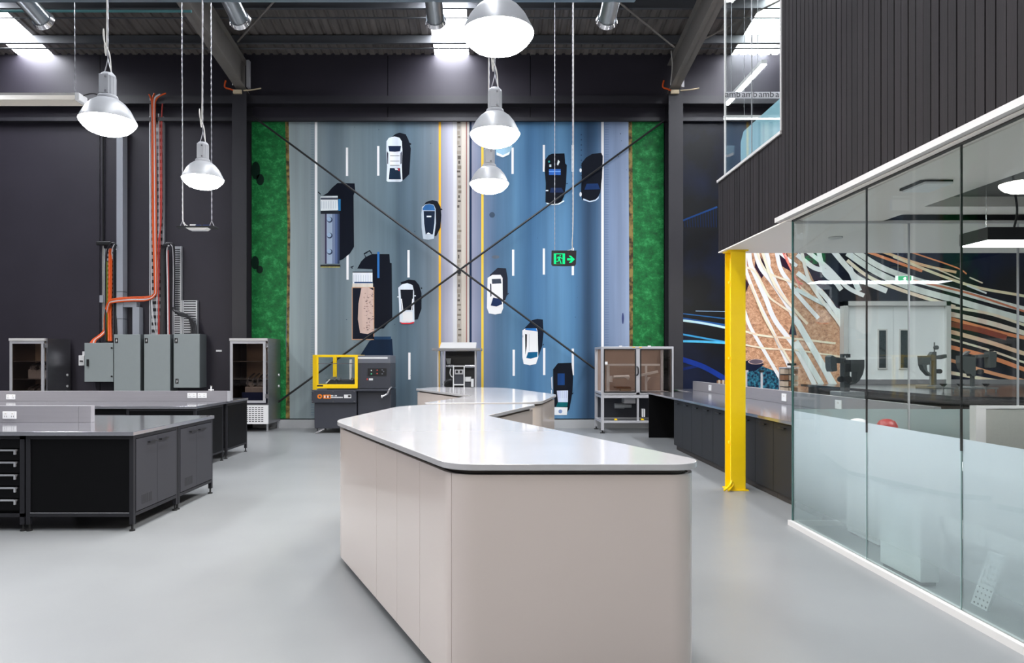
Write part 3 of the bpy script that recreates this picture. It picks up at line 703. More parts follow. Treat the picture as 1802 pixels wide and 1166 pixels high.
# ------------------------------------------------------------------ WHITE ISLANDS
def island(name, label, pts, radii, seams, seg=10):
    top=round_poly(pts,radii,seg)
    area=sum(top[i-1][0]*top[i][1]-top[i][0]*top[i-1][1] for i in range(len(top)))
    if area<0: top=top[::-1]
    cx=sum(p[0] for p in top)/len(top); cy=sum(p[1] for p in top)/len(top)
    t=thing(name,(cx,cy,0),label,'counter','white curved islands in the middle of the hall')
    MB().prism(top,1.05,1.08).build('worktop',M['stone'],t,smooth=True,bevel=.003)
    MB().prism(offset_poly(top,.055),1.03,1.05).build('shadow_gap',M['taupe'],t,smooth=True)
    MB().prism(offset_poly(top,.07),0,.06).build('kickboard',M['kick'],t,smooth=True)
    MB().prism(offset_poly(top,.05),.06,1.03).build('carcass',M['kick'],t,smooth=True)
    out=offset_poly(top,.022)
    # resample
    n=len(out); cum=[0]
    for i in range(n): cum.append(cum[-1]+(Vector(out[(i+1)%n])-Vector(out[i])).length)
    tot=cum[-1]
    def at(s):
        s%=tot
        for i in range(n):
            if cum[i+1]>=s:
                k=(s-cum[i])/max(1e-9,cum[i+1]-cum[i]); return Vector(out[i]).lerp(Vector(out[(i+1)%n]),k)
    sp=[]
    for q in seams:
        best=min(range(1200),key=lambda i:(at(tot*i/1200)-Vector(q)).length); sp.append(tot*best/1200)
    sp.sort()
    for i,s0 in enumerate(sp):
        s1=sp[(i+1)%len(sp)]
        if s1<=s0: s1+=tot
        a,b=s0+.0015,s1-.0015
        ss=sorted([a,b]+[c+o for c in cum[:-1] for o in (0,tot) if a<c+o<b])
        line=[at(s) for s in ss]; m=len(line); v=[];inn=[]
        for j,p in enumerate(line):
            d=line[min(j+1,m-1)]-line[max(j-1,0)]
            d=d.normalized() if d.length>1e-9 else Vector((1,0))
            inn.append(p+Vector((-d.y,d.x))*.02)
        for L in (line,inn):
            for z in (.062,1.028): v+=[(p.x,p.y,z) for p in L]
        f=[]
        for j in range(m-1):
            f+=[(j,j+1,m+j+1,m+j),(2*m+j,3*m+j,3*m+j+1,2*m+j+1),(m+j,m+j+1,3*m+j+1,3*m+j),(j,2*m+j,2*m+j+1,j+1)]
        f+=[(0,m,3*m,2*m),(m-1,3*m-1,4*m-1,2*m-1)]
        MB().add(v,f).build('panel',M['white_lac'],t,smooth=True,angle=25)
    return t
near=[(-.178,3.06),(1.04,3.06),(-.02,5.71),(.5,7.16),(-.86,7.16),(-1.2,5.25)]
def onleft(u): # seam on the left side at pixel column u, body plane
    a=Vector((-.972,4.74)); b=Vector((-.211,3.13)); best=min((a.lerp(b,i/400) for i in range(-40,440)),key=lambda p:abs(U0+F*p.x/p.y-u)); return tuple(best)
island('curved_counter','large white boomerang-shaped counter in the foreground with a glossy stone top',near,[.2,.15,.09,.08,.62,.55],
       [onleft(655),onleft(690),onleft(731),onleft(784),(.86,3.35),(.35,4.8),(.12,6.1),(.45,7.1),(-.2,7.16)])
far=[(-.74,7.30),(.55,7.47),(.9,9.15),(.25,11.35),(-.95,11.55),(-1.19,10.95),(-.24,8.85)]
island('curved_counter','smaller white boomerang-shaped counter just beyond the large foreground one',far,[.08,.5,.5,.6,.15,.08,.12],
       [(-.7,7.32),(-.3,7.37),(.2,7.43),(.75,8.6),(.6,10.2),(-1.15,10.95),(-.7,9.85)])

# ------------------------------------------------------------------ LEFT BENCHES
def outlet(name, c, axis, label, kind='double'):
    """white socket plate; axis 'y' faces -y, 'x' faces -x"""
    w_,h_=(.07,.038)
    if axis=='y':
        t=thing(name,(c[0],c[1],c[2]-h_),label,'socket','white power sockets on the splashbacks')
        box('plate',M['white_plastic'],t,c[0]-w_,c[0]+w_,c[1]-.012,c[1],c[2]-h_,c[2]+h_,bevel=.004)
        for dx in (-.035,.035): box('switch',M['cable_white'],t,c[0]+dx-.01,c[0]+dx+.01,c[1]-.015,c[1]-.012,c[2]+.008,c[2]+.024)
        for dx in (-.035,.035):
            MB().box(c[0]+dx-.012,c[0]+dx-.008,c[1]-.0135,c[1]-.012,c[2]-.022,c[2]-.006).box(c[0]+dx+.008,c[0]+dx+.012,c[1]-.0135,c[1]-.012,c[2]-.022,c[2]-.006).build('pin_slots',M['slot'],t)
    else:
        t=thing(name,(c[0],c[1],c[2]-h_),label,'socket','white power sockets on the splashbacks')
        box('plate',M['white_plastic'],t,c[0]-.012,c[0],c[1]-w_*1.1,c[1]+w_*1.1,c[2]-.055,c[2]+.055,bevel=.004)
        box('switch',M['cable_white'],t,c[0]-.015,c[0]-.012,c[1]-.02,c[1]+.02,c[2]+.01,c[2]+.03)
    return t
def foot(m,x,y,z=.06): m.cyl((x,y,0),(x,y,.012),.026,n=10); m.cyl((x,y,.01),(x,y,z),.01,n=8)
def side_cabinet(x1, y0, y1, label, wd=.97, vent=True, doors=True, group='black bench cabinets on the left'):
    """cabinet whose doors face +x at x1"""
    t=thing('bench_cabinet',(x1-wd/2,(y0+y1)/2,0),label,'cabinet',group); x0=x1-wd
    box('body',M['bench_black'],t,x0+.03,x1-.012,y0+.012,y1-.012,.16,.855)
    fr=MB(); e=.038
    for xx in (x0,x1-e):
        for yy in (y0,y1-e): fr.box(xx,xx+e,yy,yy+e,.06,.862)
    for zz in (.13,.83):
        fr.box(x0+e,x1-e,y0,y0+e,zz,zz+.032).box(x0+e,x1-e,y1-e,y1,zz,zz+.032).box(x0,x0+e,y0+e,y1-e,zz,zz+.032).box(x1-e,x1,y0+e,y1-e,zz,zz+.032)
    fr.build('frame',M['bench_frame'],t,bevel=.002)
    MB().box(x0+e,x1-e,y0-.001,y0+.004,.163,.168).build('edge_strip',M['chrome'],t)
    if doors:
        ym=(y0+y1)/2
        for a,b,s in ((y0+e+.004,ym-.002,1),(ym+.002,y1-e-.004,-1)):
            d=box('door',M['door_grey'],t,x1-.012,x1+.004,a,b,.17,.825)
            yc_=(b-.11 if s>0 else a+.11)
            MB().box(x1+.004,x1+.03,yc_-.075,yc_-.06,.772,.782).box(x1+.004,x1+.03,yc_+.06,yc_+.075,.772,.782).box(x1+.022,x1+.032,yc_-.08,yc_+.08,.77,.784).build('handle',M['handle_black'],d)
            if vent and s>0:
                v=MB()
                for q in range(6): v.box(x1+.004,x1+.0055,a+.1+q*.033,a+.12+q*.033,.215,.30)
                v.build('vent_slots',M['slot'],d)['kind']='stuff'
    else:
        box('end_panel',M['bench_black'],t,x1-.012,x1+.002,y0+e,y1-e,.165,.828)
    for xx in (x0+.02,x1-.02):
        for yy in (y0+.02,y1-.02): 
            f=MB(); foot(f,xx,yy); f.build('foot',M['rubber'],t)
    return t
B1X=-3.215; B1Y0=6.14; B1Y1=7.92; ym=(B1Y0+B1Y1)/2
side_cabinet(B1X,B1Y0+.01,ym-.006,'black double-door bench cabinet nearest the camera at the corner of the front bench')
side_cabinet(B1X,ym+.006,B1Y1-.01,'black double-door bench cabinet at the rear of the front bench, beside the walkway')
# drawer unit facing the camera
dx1=B1X-.985; dx0=dx1-.9
t=thing('drawer_unit',((dx0+dx1)/2,6.55,0),'black tool drawer unit with silver drawer edges at the left frame edge','drawer unit')
fr=MB()
for xx in (dx0,dx1-.04):
    for yy in (B1Y0+.01,6.96): fr.box(xx,xx+.04,yy,yy+.04,.06,.862)
fr.box(dx0,dx1,B1Y0+.01,B1Y0+.05,.13,.16).box(dx0,dx1,B1Y0+.01,B1Y0+.05,.83,.862).box(dx0,dx0+.04,B1Y0+.05,6.96,.13,.16).box(dx1-.04,dx1,B1Y0+.05,6.96,.13,.16); fr.build('frame',M['bench_frame'],t)
box('body',M['bench_black'],t,dx0+.02,dx1-.02,B1Y0+.045,6.99,.14,.855)
zs=[.185,.295,.405,.52,.635,.745]
for a,b in zip(zs[:-1],zs[1:]):
    d=box('drawer',M['bench_black'],t,dx0+.045,dx1-.045,B1Y0+.012,B1Y0+.045,a+.006,b-.004)
    box('edge_pull',M['chrome'],d,dx0+.045,dx1-.06,B1Y0+.0,B1Y0+.012,b-.022,b-.006)
    MB().cyl((dx1-.07,B1Y0-.008,b-.005),(dx1-.07,B1Y0-.008,b-.05),.012,n=8).build('latch',M['chrome'],d)
box('drawer',M['bench_black'],t,dx0+.045,dx1-.045,B1Y0+.012,B1Y0+.045,.75,.825)
for xx in (dx0+.02,dx1-.02):
    for yy in (B1Y0+.03,6.98):
        f=MB(); foot(f,xx,yy); f.build('foot',M['rubber'],t)
def worktop(name,x0,x1,y0,y1,label,z=.9,th=.036,mm='steel'):
    o=MB().box(x0,x1,y0,y1,z-th,z).build(name,M[mm],bevel=.003); return tag(o,label,'worktop')
worktop('steel_worktop',-7.2,B1X+.012,B1Y0-.012,B1Y1+.01,'stainless steel worktop of the front left bench')
sx=PX(160,7.03)
t=thing('splashback',((sx-7.2)/2,7.06,.9),'grey metal splashback standing on the front left bench','splashback')
box('sheet',M['steel_matt'],t,-7.2,sx-.13,7.03,7.1,.9,1.072,bevel=.003); box('end_section',M['steel_matt'],t,sx-.128,sx,7.03,7.1,.9,1.072,bevel=.003)
outlet('power_socket',(PX(17.5,7.03),7.03,PZ(730,7.03)),'y','white double socket on the front left splashback')
# second bench
B2X=-4.09; B2Y0=9.48; B2Y1=11.5
side_cabinet(B2X,B2Y0+.01,10.47,'black bench cabinet at the near corner of the rear left bench',doors=False)
side_cabinet(B2X,10.60,B2Y1-.01,'black bench cabinet at the far end of the rear left bench',doors=False)
for q in range(4):
    x1=B2X-.98-q*.92; t=thing('bench_cabinet',(x1-.45,10.0,0),['black base cabinet next to the corner of the rear left bench','black base cabinet second from the corner under the rear left bench','black base cabinet third from the corner under the rear left bench','black base cabinet at the left frame edge under the rear left bench'][q],'cabinet','black bench cabinets on the left')
    box('body',M['bench_black'],t,x1-.9,x1,B2Y0+.03,10.5,.06,.862)
    for s in (0,1): box('door',M['door_grey'],t,x1-.89+s*.445,x1-.455+s*.445,B2Y0+.012,B2Y0+.03,.1,.78)
    box('kick',M['kick'],t,x1-.9,x1,B2Y0+.08,10.4,0,.06)
worktop('steel_worktop',-9.6,B2X+.012,B2Y0-.012,B2Y1+.01,'stainless steel worktop of the rear left bench')
t=thing('splashback',(-6.8,10.59,.9),'long grey metal splashback on the rear left bench','splashback')
box('sheet',M['steel_matt'],t,-9.6,B2X+.03,10.547,10.633,.9,1.06,bevel=.003)
box('end_cap',M['alu'],t,B2X+.03,B2X+.045,10.547,10.633,.9,1.06)
for u,v,l in ((19.5,698,'white double socket at the left end of the rear left splashback'),(338,695.5,'white blank socket near the right end of the rear splashback'),(356,695.5,'white double socket with visible pin holes at the right end of the rear splashback')):
    outlet('power_socket',(PX(u,10.547),10.547,PZ(v,10.547)),'y',l)
t=thing('bench_tap',(PX(372,10.6),10.59,1.06),'small white gas tap on top of the rear left splashback','tap')
x,y=PX(372,10.6),10.59
MB().cyl((x,y,1.06),(x,y,1.13),.012,n=10).build('stem',M['white_plastic'],t); MB().cyl((x-.04,y,1.075),(x+.04,y,1.075),.009,n=8).build('outlet',M['white_plastic'],t); box('lever',M['chrome'],t,x-.012,x+.012,y-.012,y+.012,1.13,1.145)

# ------------------------------------------------------------------ STAINLESS DISPLAY CABINETS
def steel_cabinet(x0,x1,y0,y1,zt,label,inside):
    t=thing('display_cabinet',((x0+x1)/2,(y0+y1)/2,0),label,'cabinet','stainless cabinets against the back wall')
    b=MB(); th=.03; zb=.62
    b.box(x0,x0+th,y0,y1,.17,zt).box(x1-th,x1,y0,y1,.17,zt).box(x0+th,x1-th,y1-th,y1,.17,zt).box(x0+th,x1-th,y0,y1-th,zt-.05,zt).box(x0+th,x1-th,y0,y1-th,.17,.6)
    b.build('body',M['steel_dark'],t)
    box('liner',mat('pale_cabinet_liner',(232,216,200),.5),t,x0+.031,x1-.031,y1-.036,y1-.031,.61,zt-.055)
    d=MB(); e=.055; X0,X1=x0+.01,x1-.06
    d.box(X0,X0+e,y0-.035,y0,zb,zt-.06).box(X1-e,X1,y0-.035,y0,zb,zt-.06).box(X0+e,X1-e,y0-.035,y0,zt-.115,zt-.06).box(X0+e,X1-e,y0-.035,y0,zb,zb+.05)
    do=d.build('door',M['alu'],t); box('pane',M['glass_smoke'],do,X0+e,X1-e,y0-.022,y0-.016,zb+.05,zt-.115)
    for zz in (zb+.1,zt-.2): box('hinge',M['chrome'],do,X1,X1+.035,y0-.045,y0-.005,zz,zz+.09)
    box('top_rail',M['white_trim'],t,x0,x1-.03,y0-.045,y0,zt-.055,zt)
    for zz in (1.12,1.5): box('shelf',M['chrome'],t,x0+.03,x1-.03,y0+.02,y1-.03,zz,zz+.012)
    g=box('vent_grille',M['white_plastic'],t,x0+.02,x1-.01,y0-.03,y0,.17,.57)
    sl=MB()
    for r in range(8):
        for c in range(10): sl.box(x0+.08+c*.066,x0+.125+c*.066,y0-.032,y0-.03,.215+r*.042,.233+r*.042)
    sl.build('vent_slots',M['slot'],g)['kind']='stuff'
    for zz in (.95,1.2):
        MB().cyl((x1,y1-.12,zz),(x1+.012,y1-.12,zz),.028,n=12).build('badge',M['white_plastic'],t)
    for xx in (x0+.05,x1-.05):
        for yy in (y0+.05,y1-.05):
            f=MB().cyl((xx,yy,.03),(xx,yy,.17),.022,n=10).cyl((xx,yy,0),(xx,yy,.03),.028,n=10); f.build('leg',M['chrome'],t)
    return t
c1=(-5.56,-4.73); c0=(-10.27,-9.47)
steel_cabinet(c1[0],c1[1],14.6,15.4,2.0,'stainless glass-door cabinet beside the road mural',1)
steel_cabinet(c0[0],c0[1],14.6,15.4,2.0,'stainless glass-door cabinet at the far left of the back wall',0)
def lump(name,c,size,m,label,cat,seed,n=6,parts=()):
    t=thing(name,(c[0],c[1],c[2]),label,cat); random.seed(seed)
    b=MB().box(c[0]-size[0]/2,c[0]+size[0]/2,c[1]-size[1]/2,c[1]+size[1]/2,c[2],c[2]+size[2]*.55); b.build('casting',m,t,bevel=.02)
    for i in range(n):
        a=random.uniform(-.38,.38)*size[0]; r=random.uniform(.12,.2)*size[0]; z=c[2]+size[2]*random.uniform(.35,.7)
        MB().cyl((c[0]+a,c[1]-size[1]*random.uniform(.3,.55),z),(c[0]+a,c[1]+size[1]*.3,z+.02),r*.7,r*.5,n=12).build('boss',m,t,smooth=True)
    for i in range(4):
        a=-size[0]*.4+i*size[0]*.26; MB().tube(smooth_path([(c[0]+a,c[1]-size[1]*.4,c[2]+size[2]*.5),(c[0]+a+.04,c[1]-size[1]*.55,c[2]+size[2]*.8),(c[0]+a+.1,c[1],c[2]+size[2])]),.018,6).build('pipe',M['chrome'],t,smooth=True)
    return t
t=thing('parts_tub',(-5.1,15.0,.62),'blue tub on the floor of the cabinet beside the mural','tub')
box('base',M['blue_tub'],t,-5.34,-4.88,14.75,15.25,.602,.62); 
w4=MB(); w4.box(-5.36,-5.34,14.74,15.26,.602,.84).box(-4.88,-4.86,14.74,15.26,.602,.84).box(-5.34,-4.88,14.74,14.76,.602,.84).box(-5.34,-4.88,15.24,15.26,.602,.84); w4.build('sides',M['blue_tub'],t)
lump('engine',(-5.1,14.97,.62),(.42,.4,.62),mat('bright_cast_alloy',(198,200,204),.4,.3),'silver engine casting with pipes in the blue tub','engine',4)
lump('gearbox',(-9.82,15.0,1.132),(.42,.4,.34),MATS['bright_cast_alloy'],'grey gearbox casting in the far left stainless cabinet','gearbox',8)
lump('gearbox',(-9.82,15.0,.602),(.5,.42,.4),M['dull_metal'],'grey casting on the bottom of the far left cabinet','casting',18)

# ------------------------------------------------------------------ ELECTRICAL BOARD
YW=15.5
def ebox(u0,u1,v0,v1,label,bolts=()):
    y0=15.12; x0,x1,z0,z1=PX(u0,y0),PX(u1,y0),PZ(v1,y0),PZ(v0,y0)
    t=thing('electrical_enclosure',((x0+x1)/2,15.3,z0),label,'enclosure','grey electrical enclosures on the back wall')
    box('body',M['elec_dark'],t,x0+.01,x1,y0+.03,YW-.001,z0,z1)
    d=box('door',M['elec'],t,x0,x1,y0,y0+.028,z0,z1,bevel=.006)
    for (bu,bv) in bolts:
        s=box('warning_label',M['black_plastic'],d,PX(bu-2.8,y0),PX(bu+2.8,y0),y0-.002,y0,PZ(bv+4.5,y0),PZ(bv-4.5,y0))
        cx,cz=PX(bu,y0),PZ(bv,y0)
        MB().prism([(cx+.012,cz+.045),(cx-.018,cz-.005),(cx-.002,cz-.005),(cx-.012,cz-.045),(cx+.02,cz+.008),(cx+.004,cz+.008)],y0-.004,y0-.002,'y').build('bolt_symbol',M['white_plastic'],s)
    return t
t=ebox(148.5,199,603,671.5,'small grey electrical enclosure at the left of the board')
for bu,bv in ((154,638),): box('handle',M['black_plastic'],t,PX(152.6,15.1),PX(155.6,15.1),15.09,15.12,PZ(644,15.1),PZ(632,15.1))
for bv in (612,662): MB().cyl((PX(196,15.1),15.105,PZ(bv,15.1)),(PX(196,15.1),15.12,PZ(bv,15.1)),.02,n=10).build('lock',M['black_plastic'],t)
ebox(200.5,246.5,588,690,'tall grey electrical enclosure second from left, one warning label',((205,599),))
ebox(253.5,299,588,690,'tall grey electrical enclosure third from left, one warning label',((257.5,599),))
ebox(305.5,351,587,682,'grey electrical enclosure at the right with two warning labels',((310,599),(311.5,670.5)))
t=thing('isolator_switch',(PX(143,15.3),15.4,PZ(644,15.3)),'small white isolator switch on the wall left of the enclosures','switch')
box('body',M['white_plastic'],t,PX(138,15.3),PX(148,15.3),15.3,YW,PZ(643,15.3),PZ(625,15.3),bevel=.01); box('upper_body',M['white_plastic'],t,PX(143.5,15.3),PX(148,15.3),15.33,YW,PZ(625,15.3),PZ(618,15.3))
box('lever',M['black_plastic'],t,PX(141,15.3),PX(146,15.3),15.28,15.3,PZ(636,15.3),PZ(634,15.3))
tag(box('wall_note',M['white_plastic'],None,PX(380,15.49),PX(390,15.49),15.494,YW,PZ(618.5,15.49),PZ(615.5,15.49)),'tiny white label stuck on the black wall right of the enclosures','label')
# trunking
t=thing('cable_trunking',(PX(212,15.4),15.4,PZ(588,15.4)),'tall grey metal cable trunking with a branch above the enclosures','trunking')
def tb(u0,u1,v0,v1,n,m,y0=15.33,par=None): return box(n,m,par or t,PX(u0,y0),PX(u1,y0),y0,YW-.004,PZ(v1,y0),PZ(v0,y0))
tb(205,216,225,588,'riser',M['trunk'],15.3); tb(216,240,531,540,'branch',M['trunk'],15.32); tb(233,245,540,588,'drop',M['trunk'],15.32)
for v in (512,531,560): tb(204.5,216.5,v,v+1.2,'joint_clip',M['elec_dark'],15.295)
def tray(u0,u1,v0,v1,label,rows,step):
    y0=15.42; t=thing('cable_tray',(PX((u0+u1)/2,y0),15.46,PZ(v1,y0)),label,'cable tray','perforated cable trays on the black wall')
    x0,x1,z0,z1=PX(u0,y0),PX(u1,y0),PZ(v1,y0),PZ(v0,y0)
    box('sheet',M['tray'],t,x0,x1,y0+.03,YW-.001,z0,z1); box('side_rail',M['tray'],t,x0,x0+.02,y0,y0+.03,z0,z1); box('side_rail',M['tray'],t,x1-.02,x1,y0,y0+.03,z0,z1)
    s=MB(); n=int((z1-z0)/step); wd=(x1-x0-.06)/rows
    for i in range(n):
        for r in range(rows): s.box(x0+.03+r*wd+.012,x0+.03+(r+1)*wd-.012,y0+.028,y0+.03,z0+i*step+step*.25,z0+i*step+step*.7)
    o=s.build('slots',M['slot'],t); o['kind']='stuff'; return t
tray(183,208,437,588,'short perforated cable tray left of the grey trunking',2,.1)
tray(262.5,288,205,588,'tallest perforated cable tray rising from the third enclosure',2,.16)
tray(303,319,433,588,'narrow slotted cable tray right of the black cable loops',1,.05)
tray(319.5,347,528,588,'short wide slotted cable tray above the right enclosure',1,.055)
def cables(name,label,paths,d0=15.36):
    p0=paths[0][0]; base=P(p0[-1][0],p0[-1][1],d0); t=thing(name,tuple(base),label,'cables')
    for pts,r,m in paths:
        MB().tube(smooth_path([P(q[0],q[1],q[2] if len(q)>2 else d0) for q in pts],5),r,7).build('cable',M[m],t,smooth=True)
    return t
or_=[]
for i in range(4): or_.append(([(262+i*10,166-i%2*2,15.2),(265+i*4,172,15.22),(268+i*1.6,190,15.3),(268+i*1.9,260),(269+i*1.9,400),(272+i*1.2,500),(270+i,518+i*.5),(258,522+i*2.1),(230,523+i*2.1,15.27),(200,526+i*2,15.27),(189+i*1.2,534+i,15.3),(184+i*1.5,560),(183+i*1.4,580),(174+i*2,590,15.3),(163+i*2,598,15.25),(158+i*3,606,15.2)],.017,'cwhite' if i==2 else 'orange'))
cables('cable_bundle','thick orange power cables running down the tall tray and across to the left enclosure',or_,15.36)
cables('cable_bundle','red and pale cables clipped inside the tall tray',[([(264.5,172,15.25),(264.5,210),(265.5,400),(267,530),(272,575),(276,590)],.014,'cwhite'),([(286,182,15.3),(284.5,215),(284,380),(279,430),(279.5,530),(281,590)],.014,'cred'),([(279,200),(280,380),(277,500),(276,560),(277,590)],.012,'cwhite'),([(281.5,205),(282,400),(279,540),(279,590)],.01,'cred')],15.38)
cables('cable_bundle','orange, green and black cables looped at the top of the left tray',[([(192,600,15.25),(192,560),(193,500),(193.5,445),(195,440,15.32)],.03,'orange'),([(196,600,15.25),(195,560),(196,500),(196.5,448)],.02,'orange'),([(188,600,15.3),(188.5,520),(188.5,460)],.012,'cgreen'),([(185.5,600,15.25),(186,520),(187,455),(192,432,15.25),(200,427,15.25),(205,432,15.25)],.018,'cblack'),([(200,600,15.25),(201,520),(201,450),(203,432),(206,428)],.026,'cblack'),([(204,600,15.25),(205,520),(204.5,440)],.02,'cblack'),([(198,455,15.28),(197,440,15.25),(202,428,15.25)],.008,'cwhite')],15.35)
bk=[]
for i in range(4): bk.append(([(283+i*1.5,590,15.3),(284.5+i*1.3,520),(284+i*1.4,446),(289+i*2,431,15.28),(297+i*1.5,428,15.28),(303.5+i*.8,436,15.28),(304.5+i*.7,480),(304+i*.8,538),(310+i*1.2,548+i*1.5,15.3),(322+i*2,551+i*2,15.28),(332+i*2.5,558+i*2,15.28),(337+i*2.4,575,15.28),(337+i*2.4,590,15.25)],.024,'cblack'))
bk+= [([(296,590,15.3),(295,500),(294,440),(297,432,15.25)],.018,'cwhite'),([(298,590,15.3),(297,500),(296,440)],.01,'cred'),([(300,430,15.25),(303.8,438,15.22),(305,480,15.24),(304.5,540,15.26)],.007,'cwhite')]
cables('cable_bundle','black cables looping over and down to the right enclosure',bk,15.34)
t=thing('wall_lever',(PX(181,15.4),15.4,PZ(432,15.4)),'black lever bracket on a thin black conduit, left of the trays','lever')
MB().cyl((PX(181.5,15.46),15.46,PZ(232,15.46)),(PX(181.5,15.46),15.46,PZ(430,15.46)),.018,n=8).build('conduit',M['black_plastic'],t); MB().cyl((PX(181.5,15.46),15.46,PZ(430,15.46)),(PX(181.5,15.46),15.46,PZ(588,15.46)),.012,n=8).build('rod',M['cable_white'],t)
box('bar',M['black_plastic'],t,PX(168.5,15.36),PX(195,15.36),15.36,15.44,PZ(431,15.36),PZ(424,15.36),bevel=.02)
MB().cyl((PX(181.5,15.44),15.44,PZ(427.5,15.44)),(PX(181.5,15.49),15.5,PZ(427.5,15.44)),.03,n=10).build('bracket',M['black_plastic'],t)
tag(box('junction_box',M['trunk'],None,PX(176,15.42),PX(183,15.42),15.4,YW,PZ(532,15.42),PZ(519.5,15.42)),'small grey junction box left of the orange cables','junction box')

# ------------------------------------------------------------------ YELLOW-GUARDED MACHINE
d=14.3; mx=lambda u: PX(u,d); mz=lambda v: PZ(v,d)
t=thing('testing_machine',(mx(618),14.75,0),'charcoal workshop machine with a bright yellow guard frame in front of the mural','machine')
box('cabinet',M['machine'],t,mx(552.5),mx(627),d+.03,15.2,.1,mz(705),bevel=.01)
box('front_panel',M['machine'],t,mx(549),mx(627.5),d-.03,15.2,mz(708.5),mz(685.5),bevel=.012)
for u in (551,587,624):
    for v in (688.5,706): MB().cyl((mx(u),d-.036,mz(v)),(mx(u),d-.03,mz(v)),.012,n=8).build('bolt',M['chrome'],t)
g=MB(); 
x0,x1,xa=mx(548),mx(629.5),mx(557.5); z0,z1=mz(683),mz(624)
g.box(xa,x1,d-.02,d+.02,z0,z0+.085).box(xa,x1,d-.02,d+.02,z1-.05,z1).box(x1-.06,x1,d-.02,d+.02,z0+.085,z1-.05).box(xa,xa+.035,d-.02,d+.02,z0+.085,z1-.05)
g.prism([(x0,d+.1),(xa,d-.02),(xa,d+.02),(x0+.02,d+.14)],z0-.045,z1,'z')
g.box(x0+.02,x1,d+.75,d+.8,z1-.05,z1).box(x0+.28,x0+.36,d+.74,d+.8,z0,z1-.05).box(x0,x0+.03,d+.12,d+.78,z1-.05,z1).box(x1-.05,x1,d+.02,d+.75,z1-.04,z1)
go=g.build('guard_frame',M['yellow'],t,bevel=.004)
box('guard_window',M['glass'],go,xa+.035,x1-.06,d-.004,d+.004,z0+.085,z1-.05); box('guard_rib',M['chrome'],go,xa+.035,x1-.06,d-.008,d-.004,mz(640),mz(639)); box('maker_plate',M['black_plastic'],go,xa+.012,mx(569),d-.022,d-.02,mz(679.5),mz(677))
bed=box('bed',M['machine'],t,mx(572),mx(628),d+.15,d+.6,mz(685.5),mz(668)); box('headstock',M['dull_metal'],t,mx(577.5),mx(583),d+.2,d+.5,mz(668),mz(663.5))
for u in (587,595,618): MB().cyl((mx(u),d+.1,mz(667)),(mx(u),d+.2,mz(667)),.03,n=14).build('roller',M['chrome'],t,smooth=True)
MB().cyl((mx(612),d+.3,mz(672)),(mx(612),d+.3,mz(632)),.028,n=12).build('spindle',M['white_plastic'],t,smooth=True); box('slide',M['yellow'],t,mx(620),mx(623),d+.3,d+.36,mz(670),mz(634))
MB().prism([(mx(570),mz(674)),(mx(577),mz(667)),(mx(578.5),mz(668)),(mx(572),mz(675.5))],d+.12,d+.16,'y').build('guide',M['white_plastic'],t)
h=box('housing',M['machine'],t,mx(629.7),mx(687),d+.02,15.1,mz(684),mz(639),bevel=.01); box('housing_top',M['machine_light'],t,mx(629.7),mx(687),d+.015,15.1,mz(639),mz(625),bevel=.008)
box('label_strip',M['white_plastic'],t,mx(629.5),mx(682),d+.01,d+.015,mz(631),mz(628)); box('lower_cabinet',M['machine'],t,mx(629),mx(687),d+.06,15.15,.1,mz(686))
box('rail',M['machine'],t,mx(628),mx(684),d-.06,d+.05,mz(688),mz(684.5),bevel=.01)
c=box('control_panel',M['black_plastic'],t,mx(647),mx(680),d+.005,d+.02,mz(660.5),mz(648))
for u,v,cl in ((653.6,651.5,'white_plastic'),(653.6,657.5,None),(663.8,651,'cred'),(663.8,657,'cred'),(672.5,650.5,'machine_light'),(675,653.5,'machine_light'),(672.5,657.5,'machine_light')):
    MB().cyl((mx(u),d-.008,mz(v)),(mx(u),d+.005,mz(v)),.014,n=10).build('button',M[cl] if cl else mat('green_button',(90,200,150),.4),c)
box('badge',M['white_plastic'],t,mx(649),mx(656),d+.014,d+.02,mz(669),mz(665.5)); box('badge',M['cred'],t,mx(645),mx(647),d+.014,d+.02,mz(668.5),mz(665.5))
MB().tube(smooth_path([(mx(673.5),d-.08,mz(697)),(mx(682),d-.08,mz(692.5)),(mx(686),d-.06,mz(684)),(mx(688),d+.02,mz(681))]),.02,8).build('lever',M['chrome'],t,smooth=True)
MB().cyl((mx(674.5),d-.1,mz(697)),(mx(672.5),d-.1,mz(697)),.03,n=10).build('lever_knob',M['white_plastic'],t)
lg=MB().lathe([(.001,-.003),(.05,-.003),(.05,0),(.001,0)],(mx(563.3),d-.031,mz(697)),16,'y').build('logo_disc',mat('orange_print',(240,130,20),.4),t); MB().lathe([(.001,-.002),(.022,-.002),(.022,0),(.001,0)],(mx(563.3),d-.034,mz(697)),12,'y').build('logo_centre',M['machine'],lg)
ob=box('name_badge',MATS['orange_print'],t,mx(569.5),mx(583),d-.034,d-.03,mz(701),mz(694),bevel=.01)
for q in range(4): MB().box(mx(571.3+q*2.7),mx(573.2+q*2.7),d-.036,d-.034,mz(699.5),mz(695.5)).build('badge_mark',M['machine'] if q%2 else M['white_plastic'],ob)
lt=MB()
for u0,u1,v0,v1 in ((583,588,694.8,696.8),(589.5,593.5,694.8,696.8),(583,603.5,697.8,699.8)):
    u=u0
    while u<u1-.5: lt.box(mx(u),mx(min(u+1.1,u1)),d-.033,d-.03,mz(v1),mz(v0)); u+=1.5
lt.build('white_lettering',M['white_plastic'],t); box('white_plate',M['white_plastic'],t,mx(606),mx(618.5),d-.034,d-.03,mz(700),mz(693.8)); box('plate_mark',M['black_plastic'],t,mx(613),mx(617.5),d-.036,d-.034,mz(698.5),mz(695))
